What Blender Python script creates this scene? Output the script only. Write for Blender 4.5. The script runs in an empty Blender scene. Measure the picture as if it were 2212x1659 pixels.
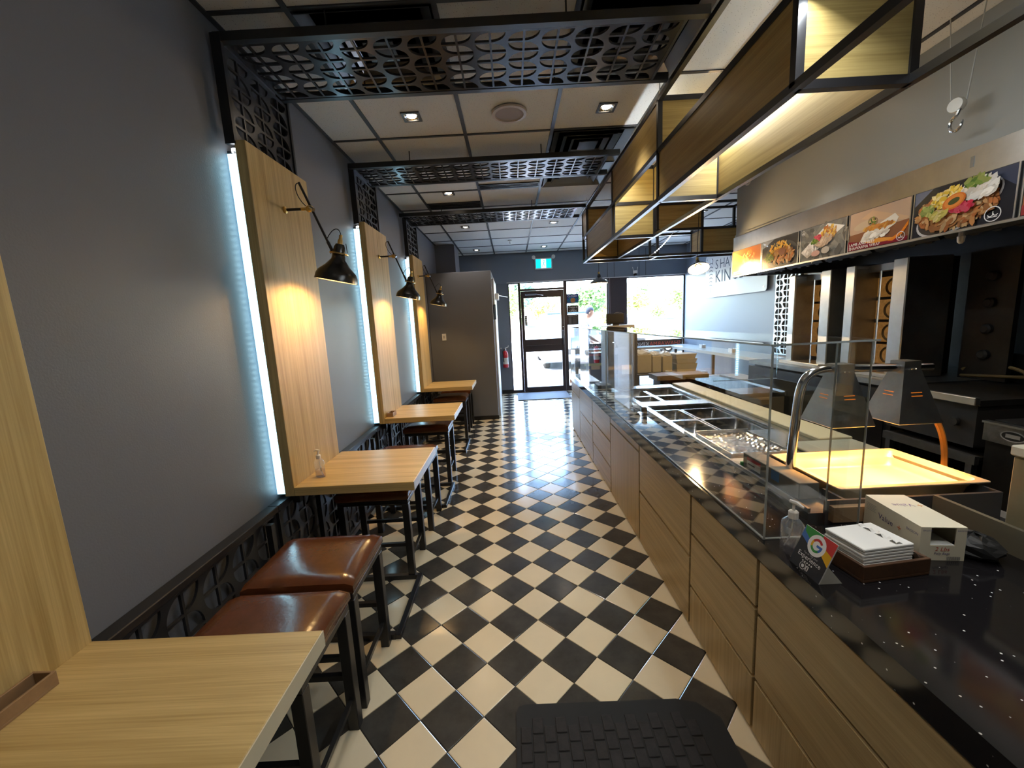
import bpy, bmesh, math, random
from mathutils import Vector, Matrix
random.seed(7)
SC = bpy.context.scene
COL = SC.collection
# ------------------------------------------------------------------ camera
H = 1.4447
FPX, YAW, PIT, ROLL = 865.3, -.0058, -.1525, -.0517
def cam_axes():
    cy, sy, cp, sp, cr, sr = math.cos(YAW), math.sin(YAW), math.cos(PIT), math.sin(PIT), math.cos(ROLL), math.sin(ROLL)
    f = Vector((sy*cp, cy*cp, sp)); r0 = Vector((cy, -sy, 0)); u0 = r0.cross(f)
    return cr*r0 + sr*u0, -sr*r0 + cr*u0, f
cr_, cu_, cf_ = cam_axes()
cd = bpy.data.cameras.new('camera'); cam = bpy.data.objects.new('camera', cd); COL.objects.link(cam)
cd.sensor_width = 36; cd.sensor_fit = 'HORIZONTAL'; cd.lens = FPX/2212*36; cd.clip_start = .02; cd.clip_end = 400
cam.matrix_world = Matrix(((cr_.x, cu_.x, -cf_.x, 0), (cr_.y, cu_.y, -cf_.y, 0), (cr_.z, cu_.z, -cf_.z, H), (0, 0, 0, 1)))
SC.camera = cam
# ------------------------------------------------------------------ world, sun, exposure
w = bpy.data.worlds.new('world'); SC.world = w; w.use_nodes = True
nt = w.node_tree; bg = nt.nodes['Background']
sky = nt.nodes.new('ShaderNodeTexSky'); sky.sky_type = 'NISHITA'; sky.sun_disc = False
sky.sun_elevation = math.radians(52); sky.sun_rotation = math.radians(200); sky.air_density = 1.0; sky.dust_density = 2.5; sky.ozone_density = 1.2
nt.links.new(sky.outputs[0], bg.inputs[0]); bg.inputs[1].default_value = SKY_STRENGTH = 2.6
sl = bpy.data.lights.new('sun', 'SUN'); sl.energy = 1.1; sl.angle = .009; sl.color = (1, .95, .87)
sun = bpy.data.objects.new('sun', sl); COL.objects.link(sun)
sun.rotation_euler = Vector((.30, .62, -.90)).to_track_quat('-Z', 'Y').to_euler()
SC.view_settings.view_transform = 'Standard'; SC.view_settings.look = 'None'
SC.view_settings.exposure = 1.25; SC.view_settings.gamma = 1; SC.view_settings.use_curve_mapping = False
try:
    SC.cycles.use_denoising = True; SC.cycles.sample_clamp_indirect = 6; SC.cycles.max_bounces = 10
    SC.cycles.transparent_max_bounces = 24; SC.cycles.caustics_reflective = False; SC.cycles.caustics_refractive = False
    SC.cycles.blur_glossy = 1.0
except Exception: pass
# ------------------------------------------------------------------ helpers
class MB:
    def __init__(s): s.v = []; s.f = []; s.c = []
    def add(s, vs, fs, col=None):
        o = len(s.v); s.v += [tuple(v) for v in vs]; s.f += [tuple(i+o for i in f) for f in fs]; s.c += [col]*len(fs); return s
    def box(s, x0, x1, y0, y1, z0, z1, b=0, col=None):
        if x0 > x1: x0, x1 = x1, x0
        if y0 > y1: y0, y1 = y1, y0
        if z0 > z1: z0, z1 = z1, z0
        if b <= 0:
            v = [(x, y, z) for z in (z0, z1) for y in (y0, y1) for x in (x0, x1)]
            return s.add(v, [(0,2,3,1),(4,5,7,6),(0,1,5,4),(2,6,7,3),(0,4,6,2),(1,3,7,5)], col)
        b = min(b, .49*(x1-x0), .49*(y1-y0), .49*(z1-z0))
        v = []; idx = {}
        X = (x0, x1); Y = (y0, y1); Z = (z0, z1); g = (1, -1)
        for i in (0, 1):
            for j in (0, 1):
                for k in (0, 1):
                    for a in range(3):
                        p = [X[i]+g[i]*b, Y[j]+g[j]*b, Z[k]+g[k]*b]; p[a] = (X[i], Y[j], Z[k])[a]
                        idx[i, j, k, a] = len(v); v.append(tuple(p))
        f = []
        for a, (p, q) in enumerate(((1, 2), (0, 2), (0, 1))):
            for e in (0, 1):
                c = []
                for (m, n) in ((0,0),(1,0),(1,1),(0,1)):
                    t = [0,0,0]; t[a] = e; t[p] = m; t[q] = n; c.append(idx[t[0], t[1], t[2], a])
                f.append(tuple(c))
        for a in range(3):
            p, q = [t for t in range(3) if t != a]
            for m in (0, 1):
                for n in (0, 1):
                    t0 = [0,0,0]; t0[a] = 0; t0[p] = m; t0[q] = n; t1 = list(t0); t1[a] = 1
                    f.append((idx[(*t0, p)], idx[(*t1, p)], idx[(*t1, q)], idx[(*t0, q)]))
        for i in (0, 1):
            for j in (0, 1):
                for k in (0, 1): f.append(tuple(idx[i, j, k, a] for a in range(3)))
        return s.add(v, f, col)
    def tube(s, pts, r, n=10, col=None, cap=True, square=False):
        pts = [Vector(p) for p in pts]; m = len(pts); rs = r if isinstance(r, (list, tuple)) else [r]*m
        if square: n = 4
        t0 = (pts[1]-pts[0]).normalized(); ref = Vector((0, 0, 1)) if abs(t0.z) < .9 else Vector((0, 1, 0))
        nx = t0.cross(ref).normalized(); V = []; F = []
        for i in range(m):
            t = (pts[min(i+1, m-1)]-pts[max(i-1, 0)]).normalized()
            nx = (nx - t*nx.dot(t)); nx = nx.normalized() if nx.length > 1e-6 else t.orthogonal().normalized(); ny = t.cross(nx)
            for k in range(n):
                a = 2*math.pi*(k+(.5 if square else 0))/n; rr = rs[i]*(1.41421 if square else 1)
                V.append(pts[i]+nx*math.cos(a)*rr+ny*math.sin(a)*rr)
        for i in range(m-1):
            for k in range(n): F.append((i*n+k, i*n+(k+1) % n, (i+1)*n+(k+1) % n, (i+1)*n+k))
        if cap: F += [tuple(range(n))[::-1], tuple((m-1)*n+k for k in range(n))]
        return s.add(V, F, col)
    def lathe(s, prof, c=(0,0,0), n=24, axis=None, col=None, close=False):
        # prof: (radius, height) list; axis: direction vector
        ax = Vector(axis).normalized() if axis else Vector((0, 0, 1)); nx = ax.orthogonal().normalized(); ny = ax.cross(nx); c = Vector(c)
        V = []; F = []
        for (r, h) in prof:
            for k in range(n):
                a = 2*math.pi*k/n; V.append(c+ax*h+nx*r*math.cos(a)+ny*r*math.sin(a))
        m = len(prof)
        for i in range(m-1):
            for k in range(n): F.append((i*n+k, i*n+(k+1) % n, (i+1)*n+(k+1) % n, (i+1)*n+k))
        if close: F += [tuple(range(n))[::-1], tuple((m-1)*n+k for k in range(n))]
        return s.add(V, F, col)
    def prism(s, poly, a, b, axis='z', col=None):
        n = len(poly); mp = {'z': lambda p, t: (p[0], p[1], t), 'y': lambda p, t: (p[0], t, p[1]), 'x': lambda p, t: (t, p[0], p[1])}[axis]
        V = [mp(p, a) for p in poly]+[mp(p, b) for p in poly]
        F = [tuple(range(n))[::-1], tuple(range(n, 2*n))]+[(i, (i+1) % n, n+(i+1) % n, n+i) for i in range(n)]
        return s.add(V, F, col)
    def sphere(s, c, r, n=16, m=10, col=None):
        R = r if isinstance(r, (list, tuple)) else (r, r, r); V = []; F = []
        for i in range(m+1):
            th = math.pi*i/m
            for k in range(n):
                a = 2*math.pi*k/n; V.append((c[0]+R[0]*math.sin(th)*math.cos(a), c[1]+R[1]*math.sin(th)*math.sin(a), c[2]+R[2]*math.cos(th)))
        for i in range(m):
            for k in range(n): F.append((i*n+k, (i+1)*n+k, (i+1)*n+(k+1) % n, i*n+(k+1) % n))
        return s.add(V, F, col)
    def build(s, name, mat, parent=None, smooth=False, recalc=True, loc=None):
        me = bpy.data.meshes.new(name); me.from_pydata(s.v, [], s.f)
        if any(c is not None for c in s.c):
            at = me.color_attributes.new('Col', 'FLOAT_COLOR', 'CORNER'); i = 0
            for p, c in zip(s.f, s.c):
                c = c or (.5, .5, .5)
                for _ in p: at.data[i].color = (c[0], c[1], c[2], 1); i += 1
        if recalc:
            bm = bmesh.new(); bm.from_mesh(me); bmesh.ops.remove_doubles(bm, verts=bm.verts, dist=1e-6); bmesh.ops.recalc_face_normals(bm, faces=bm.faces); bm.to_mesh(me); bm.free()
        o = bpy.data.objects.new(name, me); COL.objects.link(o)
        if mat: me.materials.append(mat)
        if parent: o.parent = parent
        if loc: o.location = loc
        if smooth: shade(o, smooth if not isinstance(smooth, bool) else 40)
        return o
def shade(o, ang=40):
    me = o.data; me.polygons.foreach_set('use_smooth', [True]*len(me.polygons))
    try: me.set_sharp_from_angle(angle=math.radians(ang))
    except Exception: pass
def empty(name, loc=(0, 0, 0), rz=0):
    o = bpy.data.objects.new(name, None); COL.objects.link(o); o.location = loc; o.rotation_euler.z = rz; o.empty_display_size = .05; return o
def tag(o, label, cat, group=None, kind=None):
    o['label'] = label; o['category'] = cat
    if group: o['group'] = group
    if kind: o['kind'] = kind
    return o
def thing(name, label, cat, loc=(0, 0, 0), rz=0, group=None): return tag(empty(name, loc, rz), label, cat, group)
def struct(o, label=None):
    o['kind'] = 'structure'
    if label: o['label'] = label
    return o
def box(name, dims, mat, parent=None, b=0, smooth=False): return MB().box(*dims, b=b).build(name, mat, parent, smooth=smooth)
def dup(root, parent=None):
    c = root.copy(); COL.objects.link(c); c.parent = parent
    for ch in list(root.children): dup(ch, c)
    return c
def S(r, g, b):   # sRGB 0-255 -> linear
    f = lambda c: c/12.92 if c <= .04045 else ((c+.055)/1.055)**2.4
    return (f(r/255), f(g/255), f(b/255))
def text_mb(mb, txt, size, org, ux, uy, col, ext=0.0, align='LEFT', shear=0):
    cu = bpy.data.curves.new('t', 'FONT'); cu.body = txt; cu.size = size; cu.align_x = align; cu.resolution_u = 2; cu.shear = shear
    o = bpy.data.objects.new('t', cu); COL.objects.link(o)
    dg = bpy.context.evaluated_depsgraph_get(); me = bpy.data.meshes.new_from_object(o.evaluated_get(dg))
    org = Vector(org); ux = Vector(ux); uy = Vector(uy)
    mb.add([org+ux*v.co.x+uy*v.co.y for v in me.vertices], [tuple(p.vertices) for p in me.polygons], col)
    bpy.data.objects.remove(o); bpy.data.curves.remove(cu); bpy.data.meshes.remove(me)
class Print:   # flat print: layers of coloured polygons on a plane
    def __init__(s, org, ux, uy, nrm): s.o = Vector(org); s.x = Vector(ux); s.y = Vector(uy); s.n = Vector(nrm); s.mb = MB(); s.k = 0
    def poly(s, pts, col):
        s.k += 1; d = s.n*(.0004+.00004*s.k)
        s.mb.add([s.o+s.x*p[0]+s.y*p[1]+d for p in pts], [tuple(range(len(pts)))], col)
    def rect(s, x0, y0, x1, y1, col): s.poly([(x0, y0), (x1, y0), (x1, y1), (x0, y1)], col)
    def ell(s, cx, cy, rx, ry, col, n=24, rot=0, a0=0, a1=2*math.pi):
        full = a1-a0 > 6.28; P = []
        for i in range(n if full else n+1):
            a = a0+(a1-a0)*i/n; u, v = rx*math.cos(a), ry*math.sin(a); P.append((cx+u*math.cos(rot)-v*math.sin(rot), cy+u*math.sin(rot)+v*math.cos(rot)))
        s.poly(P, col)
    def ring(s, cx, cy, r0, r1, col, a0=0, a1=2*math.pi, n=20, ky=1):
        for i in range(n):
            a, b = a0+(a1-a0)*i/n, a0+(a1-a0)*(i+1)/n
            s.poly([(cx+r0*math.cos(a), cy+ky*r0*math.sin(a)), (cx+r1*math.cos(a), cy+ky*r1*math.sin(a)), (cx+r1*math.cos(b), cy+ky*r1*math.sin(b)), (cx+r0*math.cos(b), cy+ky*r0*math.sin(b))], col); s.k -= 1
        s.k += 1
    def text(s, t, size, x, y, col, align='LEFT', sx=1, shear=0):
        s.k += 1; text_mb(s.mb, t, size, s.o+s.x*x+s.y*y+s.n*(.0004+.00004*s.k), s.x*sx, s.y, col, align=align, shear=shear)
    def build(s, name, mat, parent): return s.mb.build(name, mat, parent, recalc=False)
# ------------------------------------------------------------------ materials
MATS = {}
def nodes(name):
    m = bpy.data.materials.new(name); m.use_nodes = True; MATS[name] = m
    return m, m.node_tree, m.node_tree.nodes['Principled BSDF']
def mat(name, col, rough=.5, metal=0, spec=.5, bump=0, bscale=80, emit=None, estr=0, var=0, vscale=6, coat=0, trans=0):
    if name in MATS: return MATS[name]
    m, t, p = nodes(name); p.inputs['Base Color'].default_value = (*col, 1); p.inputs['Roughness'].default_value = rough
    p.inputs['Metallic'].default_value = metal; p.inputs['Specular IOR Level'].default_value = spec; p.inputs['Coat Weight'].default_value = coat; p.inputs['Coat Roughness'].default_value = .08
    if emit: p.inputs['Emission Color'].default_value = (*emit, 1); p.inputs['Emission Strength'].default_value = estr
    if trans: p.inputs['Transmission Weight'].default_value = trans
    g = t.nodes.new('ShaderNodeNewGeometry')
    if bump:
        n = t.nodes.new('ShaderNodeTexNoise'); n.inputs['Scale'].default_value = bscale; n.inputs['Detail'].default_value = 4
        t.links.new(g.outputs['Position'], n.inputs['Vector']); b = t.nodes.new('ShaderNodeBump'); b.inputs['Strength'].default_value = bump; b.inputs['Distance'].default_value = .002
        t.links.new(n.outputs['Fac'], b.inputs['Height']); t.links.new(b.outputs[0], p.inputs['Normal'])
    if var:
        n = t.nodes.new('ShaderNodeTexNoise'); n.inputs['Scale'].default_value = vscale; n.inputs['Detail'].default_value = 6; n.inputs['Roughness'].default_value = .65
        t.links.new(g.outputs['Position'], n.inputs['Vector']); r = t.nodes.new('ShaderNodeValToRGB')
        r.color_ramp.elements[0].position = .3; r.color_ramp.elements[1].position = .72
        r.color_ramp.elements[0].color = (*[c*(1-var) for c in col], 1); r.color_ramp.elements[1].color = (*[min(1, c*(1+var)) for c in col], 1)
        t.links.new(n.outputs['Fac'], r.inputs[0]); t.links.new(r.outputs[0], p.inputs['Base Color'])
    return m
def wood(name, axis, c0, c1, rough=.38, k=1.0):
    m, t, p = nodes(name); g = t.nodes.new('ShaderNodeNewGeometry'); mp = t.nodes.new('ShaderNodeMapping')
    mp.inputs['Scale'].default_value = [(1.1 if i == 'xyz'.index(axis) else 34*k) for i in range(3)]
    t.links.new(g.outputs['Position'], mp.inputs[0])
    n = t.nodes.new('ShaderNodeTexNoise'); n.inputs['Scale'].default_value = 1; n.inputs['Detail'].default_value = 5; n.inputs['Roughness'].default_value = .6; n.inputs['Distortion'].default_value = .6
    t.links.new(mp.outputs[0], n.inputs['Vector'])
    mp2 = t.nodes.new('ShaderNodeMapping'); mp2.inputs['Scale'].default_value = [(3 if i == 'xyz'.index(axis) else 240) for i in range(3)]; t.links.new(g.outputs['Position'], mp2.inputs[0])
    n2 = t.nodes.new('ShaderNodeTexNoise'); n2.inputs['Scale'].default_value = 1; n2.inputs['Detail'].default_value = 2; t.links.new(mp2.outputs[0], n2.inputs['Vector'])
    mx = t.nodes.new('ShaderNodeMix'); mx.data_type = 'FLOAT'; mx.inputs[0].default_value = .3; t.links.new(n.outputs['Fac'], mx.inputs[2]); t.links.new(n2.outputs['Fac'], mx.inputs[3])
    r = t.nodes.new('ShaderNodeValToRGB'); r.color_ramp.elements[0].position = .36; r.color_ramp.elements[1].position = .62
    r.color_ramp.elements[0].color = (*c0, 1); r.color_ramp.elements[1].color = (*c1, 1)
    t.links.new(mx.outputs[0], r.inputs[0]); t.links.new(r.outputs[0], p.inputs['Base Color']); p.inputs['Roughness'].default_value = rough; p.inputs['Specular IOR Level'].default_value = .4
    return m
def vcol(name, rough=.4, spec=.4, coat=0):
    m, t, p = nodes(name); a = t.nodes.new('ShaderNodeVertexColor'); a.layer_name = 'Col'; t.links.new(a.outputs[0], p.inputs['Base Color']); p.inputs['Roughness'].default_value = rough; p.inputs['Specular IOR Level'].default_value = spec; p.inputs['Coat Weight'].default_value = coat
    return m
def thin_glass(name, tint=(.97, .99, 1), ior=1.5, rough=0.0, boost=1.0, haze=0.0):
    m = bpy.data.materials.new(name); m.use_nodes = True; MATS[name] = m; t = m.node_tree; t.nodes.clear()
    out = t.nodes.new('ShaderNodeOutputMaterial'); tr = t.nodes.new('ShaderNodeBsdfTransparent'); tr.inputs[0].default_value = (*tint, 1)
    gl = t.nodes.new('ShaderNodeBsdfGlossy'); gl.inputs['Roughness'].default_value = rough; gl.inputs[0].default_value = (1, 1, 1, 1)
    fr = t.nodes.new('ShaderNodeFresnel'); gg = t.nodes.new('ShaderNodeNewGeometry'); mr = t.nodes.new('ShaderNodeMapRange'); mr.inputs[3].default_value = ior; mr.inputs[4].default_value = 1/ior
    t.links.new(gg.outputs['Backfacing'], mr.inputs[0]); t.links.new(mr.outputs[0], fr.inputs[0]); mu = t.nodes.new('ShaderNodeMath'); mu.operation = 'MULTIPLY'; mu.inputs[1].default_value = boost; mu.use_clamp = True
    mx = t.nodes.new('ShaderNodeMixShader'); t.links.new(fr.outputs[0], mu.inputs[0]); t.links.new(mu.outputs[0], mx.inputs[0]); t.links.new(tr.outputs[0], mx.inputs[1]); t.links.new(gl.outputs[0], mx.inputs[2])
    last = mx
    if haze:
        df = t.nodes.new('ShaderNodeBsdfTranslucent'); df.inputs[0].default_value = (.9, .95, 1, 1); m2 = t.nodes.new('ShaderNodeMixShader'); m2.inputs[0].default_value = haze
        t.links.new(mx.outputs[0], m2.inputs[1]); t.links.new(df.outputs[0], m2.inputs[2]); last = m2
    t.links.new(last.outputs[0], out.inputs[0]); return m
def speckle(name, base, dots, scale, thr, rough, spec=.5):
    m, t, p = nodes(name); g = t.nodes.new('ShaderNodeNewGeometry'); v = t.nodes.new('ShaderNodeTexVoronoi'); v.inputs['Scale'].default_value = scale
    t.links.new(g.outputs['Position'], v.inputs['Vector']); r = t.nodes.new('ShaderNodeValToRGB'); r.color_ramp.elements[0].position = thr*.7; r.color_ramp.elements[1].position = thr
    r.color_ramp.elements[0].color = (*dots, 1); r.color_ramp.elements[1].color = (*base, 1); t.links.new(v.outputs['Distance'], r.inputs[0]); t.links.new(r.outputs[0], p.inputs['Base Color'])
    p.inputs['Roughness'].default_value = rough; p.inputs['Specular IOR Level'].default_value = spec; return m
WL, WD = (.62, .45, .19), (.40, .27, .095)
wood_z = wood('oak_laminate_vertical', 'z', WD, WL); wood_x = wood('oak_laminate_across', 'x', WD, WL); wood_y = wood('oak_laminate_along', 'y', WD, WL)
wood_fx = wood('panel_oak_across', 'x', (.36, .25, .08), (.54, .40, .15)); wood_fy = wood('panel_oak_along', 'y', (.32, .22, .075), (.46, .335, .13))
wood_dy = wood('drawer_oak_along', 'y', (.38, .275, .135), (.54, .41, .215)); wood_dz = wood('drawer_oak_upright', 'z', (.38, .275, .135), (.54, .41, .215), k=1.6)
m_wall = mat('slate_wall_paint', S(112, 114, 121), .42, bump=.25, bscale=160, spec=.35)
m_wallblue = mat('blue_grey_paint_sky_tint', S(112, 124, 140), .38, bump=.2, bscale=160)  # on the back wall, the sky's blue cast is put into this colour
m_hoodwall = mat('grey_enclosure_paint', S(140, 142, 138), .4, bump=.08, bscale=90)
m_black = mat('black_powder_coat', (.012, .012, .013), .35, spec=.5)
m_lattice = mat('black_lattice_metal', (.022, .022, .025), .3, spec=.6)
m_latsat = mat('satin_lattice_metal', (.05, .05, .055), .22, metal=.6)
m_blackmat = mat('matte_black', (.01, .01, .01), .6)
m_grid = mat('ceiling_grid_dark', (.035, .037, .042), .45)
m_grout = mat('dark_grout', (.03, .027, .024), .8)
m_tilew = mat('cream_floor_tile', S(222, 208, 178), .15, var=.05, vscale=3, spec=.45)
m_tileb = mat('charcoal_floor_tile', S(66, 64, 60), .15, var=.28, vscale=9, spec=.5)
m_ceil = speckle('speckled_ceiling_tile', S(218, 219, 216), S(120, 120, 120), 95, .16, .8, .2)
m_steel = mat('brushed_steel', (.55, .55, .54), .3, metal=1, bump=.05, bscale=200, var=.12, vscale=5)
m_steeld = mat('grey_steel', (.32, .33, .33), .38, metal=1, bump=.06, bscale=150, var=.2, vscale=7)
m_chrome = mat('chrome', (.75, .75, .75), .12, metal=1)
m_brass = mat('brass', (.62, .42, .14), .28, metal=1)
m_leather = mat('brown_leather', S(90, 50, 26), .2, bump=.25, bscale=60, var=.18, vscale=14, spec=.6)
m_quartz = speckle('black_sparkle_quartz', (.010, .009, .010), (.75, .74, .72), 42, .10, .09, .6)
m_white = mat('white_plastic', (.8, .8, .78), .4)
m_cream = mat('cream_plastic', (.72, .68, .55), .45)
m_paper = mat('white_paper', (.78, .76, .72), .8)
m_print = vcol('flat_print', .35, .4)
m_printm = vcol('matte_print', .7, .2)
m_glass = thin_glass('clear_glass', (.955, .985, .98), 1.5, boost=1.0)
m_guard = thin_glass('acrylic_guard', (.975, .99, .99), 1.5, boost=1.25)
m_edge = mat('acrylic_edge', (.75, .82, .82), .15, trans=.55)
m_dark = mat('dark_bronze_frame', (.035, .027, .030), .4, metal=.3)
m_led = mat('led_strip_glow', (.8, .9, 1), .4, emit=(.42, .78, 1), estr=9)
m_bulbw = mat('warm_bulb_glow', (1, .8, .5), .4, emit=(1, .62, .24), estr=25)
m_down = mat('downlight_glow', (1, .9, .8), .4, emit=(1, .82, .62), estr=22)
m_mat = mat('black_rubber_mat', (.016, .014, .014), .85, bump=.6, bscale=60, var=.4, vscale=30)
m_rust = mat('dark_wood_tray', S(74, 46, 24), .55, var=.3, vscale=30)
# ================================================================== room shell
XL, XR, YB, YF, ZC = -1.207, 3.48, 8.13, -1.6, 2.77
# floor with laid tiles
floor = struct(box('floor', (XL-.1, XR+.1, YF-.1, YB, -.12, -.004), m_grout))
UU = .118776; DY = -.0092; cdy, sdy = math.cos(DY), math.sin(DY)
def lat(u, v):
    a, b = (u-5.3789)*UU, (v+12.8554)*UU
    return a*cdy+b*sdy, -a*sdy+b*cdy
def tile_mesh(name, m):
    e = .985*UU; i = .955*UU; V = []; 
    for r, z in ((e, -.006), (e, -.0012), (i, 0)):
        for k in range(4): a = k*math.pi/2-DY; V.append((r*math.cos(a), r*math.sin(a), z))
    F = [(8, 9, 10, 11)]+[(4*l+k, 4*l+(k+1) % 4, 4*l+4+(k+1) % 4, 4*l+4+k) for l in (0, 1) for k in range(4)]
    me = bpy.data.meshes.new(name); me.from_pydata(V, [], F); me.materials.append(m); return me
tm = {0: tile_mesh('floor_tile_dark', m_tileb), 1: tile_mesh('floor_tile_cream', m_tilew)}
cells = []
for u in range(-30, 60):
    for v in range(-22, 80):
        if (u+v) % 2 == 1:
            x, y = lat(u, v)
            if XL-.05 < x < XR+.05 and YF < y < YB-.03: cells.append((y if (1.0 < y and -1.05 < x < .82) else 100+y, x, y, v % 2))
cells.sort()
for i, (_, x, y, c) in enumerate(cells[:300]):
    o = bpy.data.objects.new('floor_tile', tm[c]); COL.objects.link(o); o.parent = floor; o.location = (x, y, random.uniform(-.0006, 0)); o.rotation_euler = (random.uniform(-.002, .002), random.uniform(-.002, .002), 0)
for c, nm, m in ((0, 'dark_floor_tiles', m_tileb), (1, 'cream_floor_tiles', m_tilew)):
    mb = MB(); src = tm[c]
    for (_, x, y, cc) in cells[300:]:
        if cc == c: mb.add([(v.co.x+x, v.co.y+y, v.co.z-.0003) for v in src.vertices], [tuple(p.vertices) for p in src.polygons])
    o = mb.build(nm, m, floor, recalc=False); o['kind'] = 'stuff'
# walls
struct(box('wall_left', (XL-.12, XL, YF-.1, YB+.12, -.1, ZC+.15), m_wall))
struct(box('wall_right', (XR, XR+.12, YF-.1, YB+.12, -.1, ZC+.15), m_wallblue))
struct(box('wall_front', (XL, XR, YF-.12, YF, -.1, ZC+.15), m_wall))
mb = MB().box(XL, XR, YB, YB+.15, 2.21, ZC+.15).box(XL, -.03, YB, YB+.15, -.1, 2.21)
mb.box(-.56, XR, YB-.04, YB, 2.215, ZC)
wb = struct(mb.build('wall_back', m_wallblue))
for x in (1.93, 2.06, 2.55, 2.68): box('wall_seam', (x, x+.008, YB-.044, YB-.0405, 2.225, ZC-.03), m_grid, wb)
struct(box('trim_1', (-.05, XR, YB-.055, YB-.041, 2.205, 2.222), mat('window_head_trim', (.55, .56, .58), .4)))
struct(box('baseboard_left', (XL, XL+.012, YF, 5.95, 0, .07), m_black))
struct(box('baseboard_back', (-.25, -.03, YB-.012, YB, 0, .08), m_black))
# ceiling: slab, tiles, grid
ceil = struct(box('ceiling', (XL-.1, XR+.1, YF-.1, YB+.15, ZC+.02, ZC+.16), mat('plenum_grey', (.12, .12, .12), .9)))
gx = [XL]+[-.865+.61*k for k in range(8) if -.865+.61*k < XR]+[XR]; gy = [YF]+[3.06+.595*k for k in range(-8, 9) if YF+.05 < 3.06+.595*k < YB]+[YB]
grid = MB()
for x in gx[1:-1]: grid.box(x-.012, x+.012, YF, YB, ZC-.006, ZC+.012)
for y in gy[1:-1]: grid.box(XL, XR, y-.010, y+.010, ZC-.0055, ZC+.012)
grid.box(XL, XL+.022, YF, YB, ZC-.006, ZC+.012).box(XR-.02, XR, YF, YB, ZC-.006, ZC+.012).box(XL, XR, YB-.06, YB-.035, ZC-.006, ZC+.012)
grid.build('ceiling_grid', m_grid, ceil)
DIFF = {(2, 3.06), (2, 3.655), (0, 1.87), (2, 1.87)}
cache = {}
def cx(k): return -.865+.61*k
for i in range(len(gx)-1):
    for j in range(len(gy)-1):
        x0, x1, y0, y1 = gx[i], gx[i+1], gy[j], gy[j+1]
        if any(abs(x0-cx(k)) < .05 and abs(y0-yy) < .05 for k, yy in DIFF): continue
        key = (round(x1-x0, 3), round(y1-y0, 3))
        if key not in cache:
            t = MB().box(-(x1-x0)/2+.004, (x1-x0)/2-.004, -(y1-y0)/2+.004, (y1-y0)/2-.004, 0, .014, b=.003).build('ceiling_tile', m_ceil, ceil); cache[key] = t
        else: t = cache[key].copy(); COL.objects.link(t)
        t.location = ((x0+x1)/2, (y0+y1)/2, ZC+.0005)
# ceiling bulkhead over the closet
struct(box('trim_2', (XL, -.88, 6.9, 7.45, 2.2, ZC-.007), m_wall), 'boxed duct column above the closet')
# ------------------------------------------------------------------ HVAC diffusers
def diffuser(k, y0, label):
    r = thing('ceiling_diffuser', label, 'air vent', (cx(k)+.305, y0+.2975, ZC-.004), group='square ceiling air diffusers')
    for n, (a, z0, z1) in enumerate(((.285, 0, -.012), (.21, .01, -.01), (.14, .018, -.004))):
        m = MB()
        b = a-.055
        P = [(a, a), (-a, a), (-a, -a), (a, -a)]; Q = [(b, b), (-b, b), (-b, -b), (b, -b)]
        V = [(p[0], p[1], z1) for p in P]+[(q[0], q[1], z0+.03) for q in Q]+[(p[0], p[1], z1+.004) for p in P]
        m.add(V, [(i, (i+1) % 4, 4+(i+1) % 4, 4+i) for i in range(4)]+[(i, (i+1) % 4, 8+(i+1) % 4, 8+i) for i in range(4)])
        m.build('vane', mat('diffuser_metal', (.16, .165, .17), .3, metal=.8), r, recalc=False)
    box('vent_core', (-.07, .07, -.07, .07, .004, .01), mat('diffuser_metal', (0, 0, 0)), r)
    box('duct_backing', (-.29, .29, -.285, .285, .024, .034), m_blackmat, r)
    return r
diffuser(2, 3.06, 'square metal ceiling diffuser just before the second lattice band')
diffuser(2, 3.655, 'square metal ceiling diffuser just beyond the second lattice band')
diffuser(0, 1.87, 'square metal ceiling diffuser above the nearest lattice band, left side')
diffuser(2, 1.87, 'square metal ceiling diffuser above the nearest lattice band, right side')
for (x0, x1, y0, y1, lb) in ((-.25, .34, 4.10, 4.24, 'dark slot vent in the ceiling behind second lattice band'), (-.855, -.27, 4.62, 4.84, 'dark slot vent in the ceiling in front of third lattice band')):
    r = thing('slot_vent', lb, 'air vent', ((x0+x1)/2, (y0+y1)/2, ZC-.006), group='dark slot vents'); a, b = (x1-x0)/2, (y1-y0)/2
    MB().box(-a, a, -b, -b+.015, -.004, .004).box(-a, a, b-.015, b, -.004, .004).box(-a, -a+.012, -b, b, -.004, .004).box(a-.012, a, -b, b, -.004, .004).build('frame', m_grid, r)
    box('slot_back', (-a, a, -b, b, .002, .005), m_blackmat, r)
    for q in range(3): yy = -b+(q+1)*2*b/4; box('slat', (-a, a, yy-.004, yy+.004, -.006, .002), m_grid, r)
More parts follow.
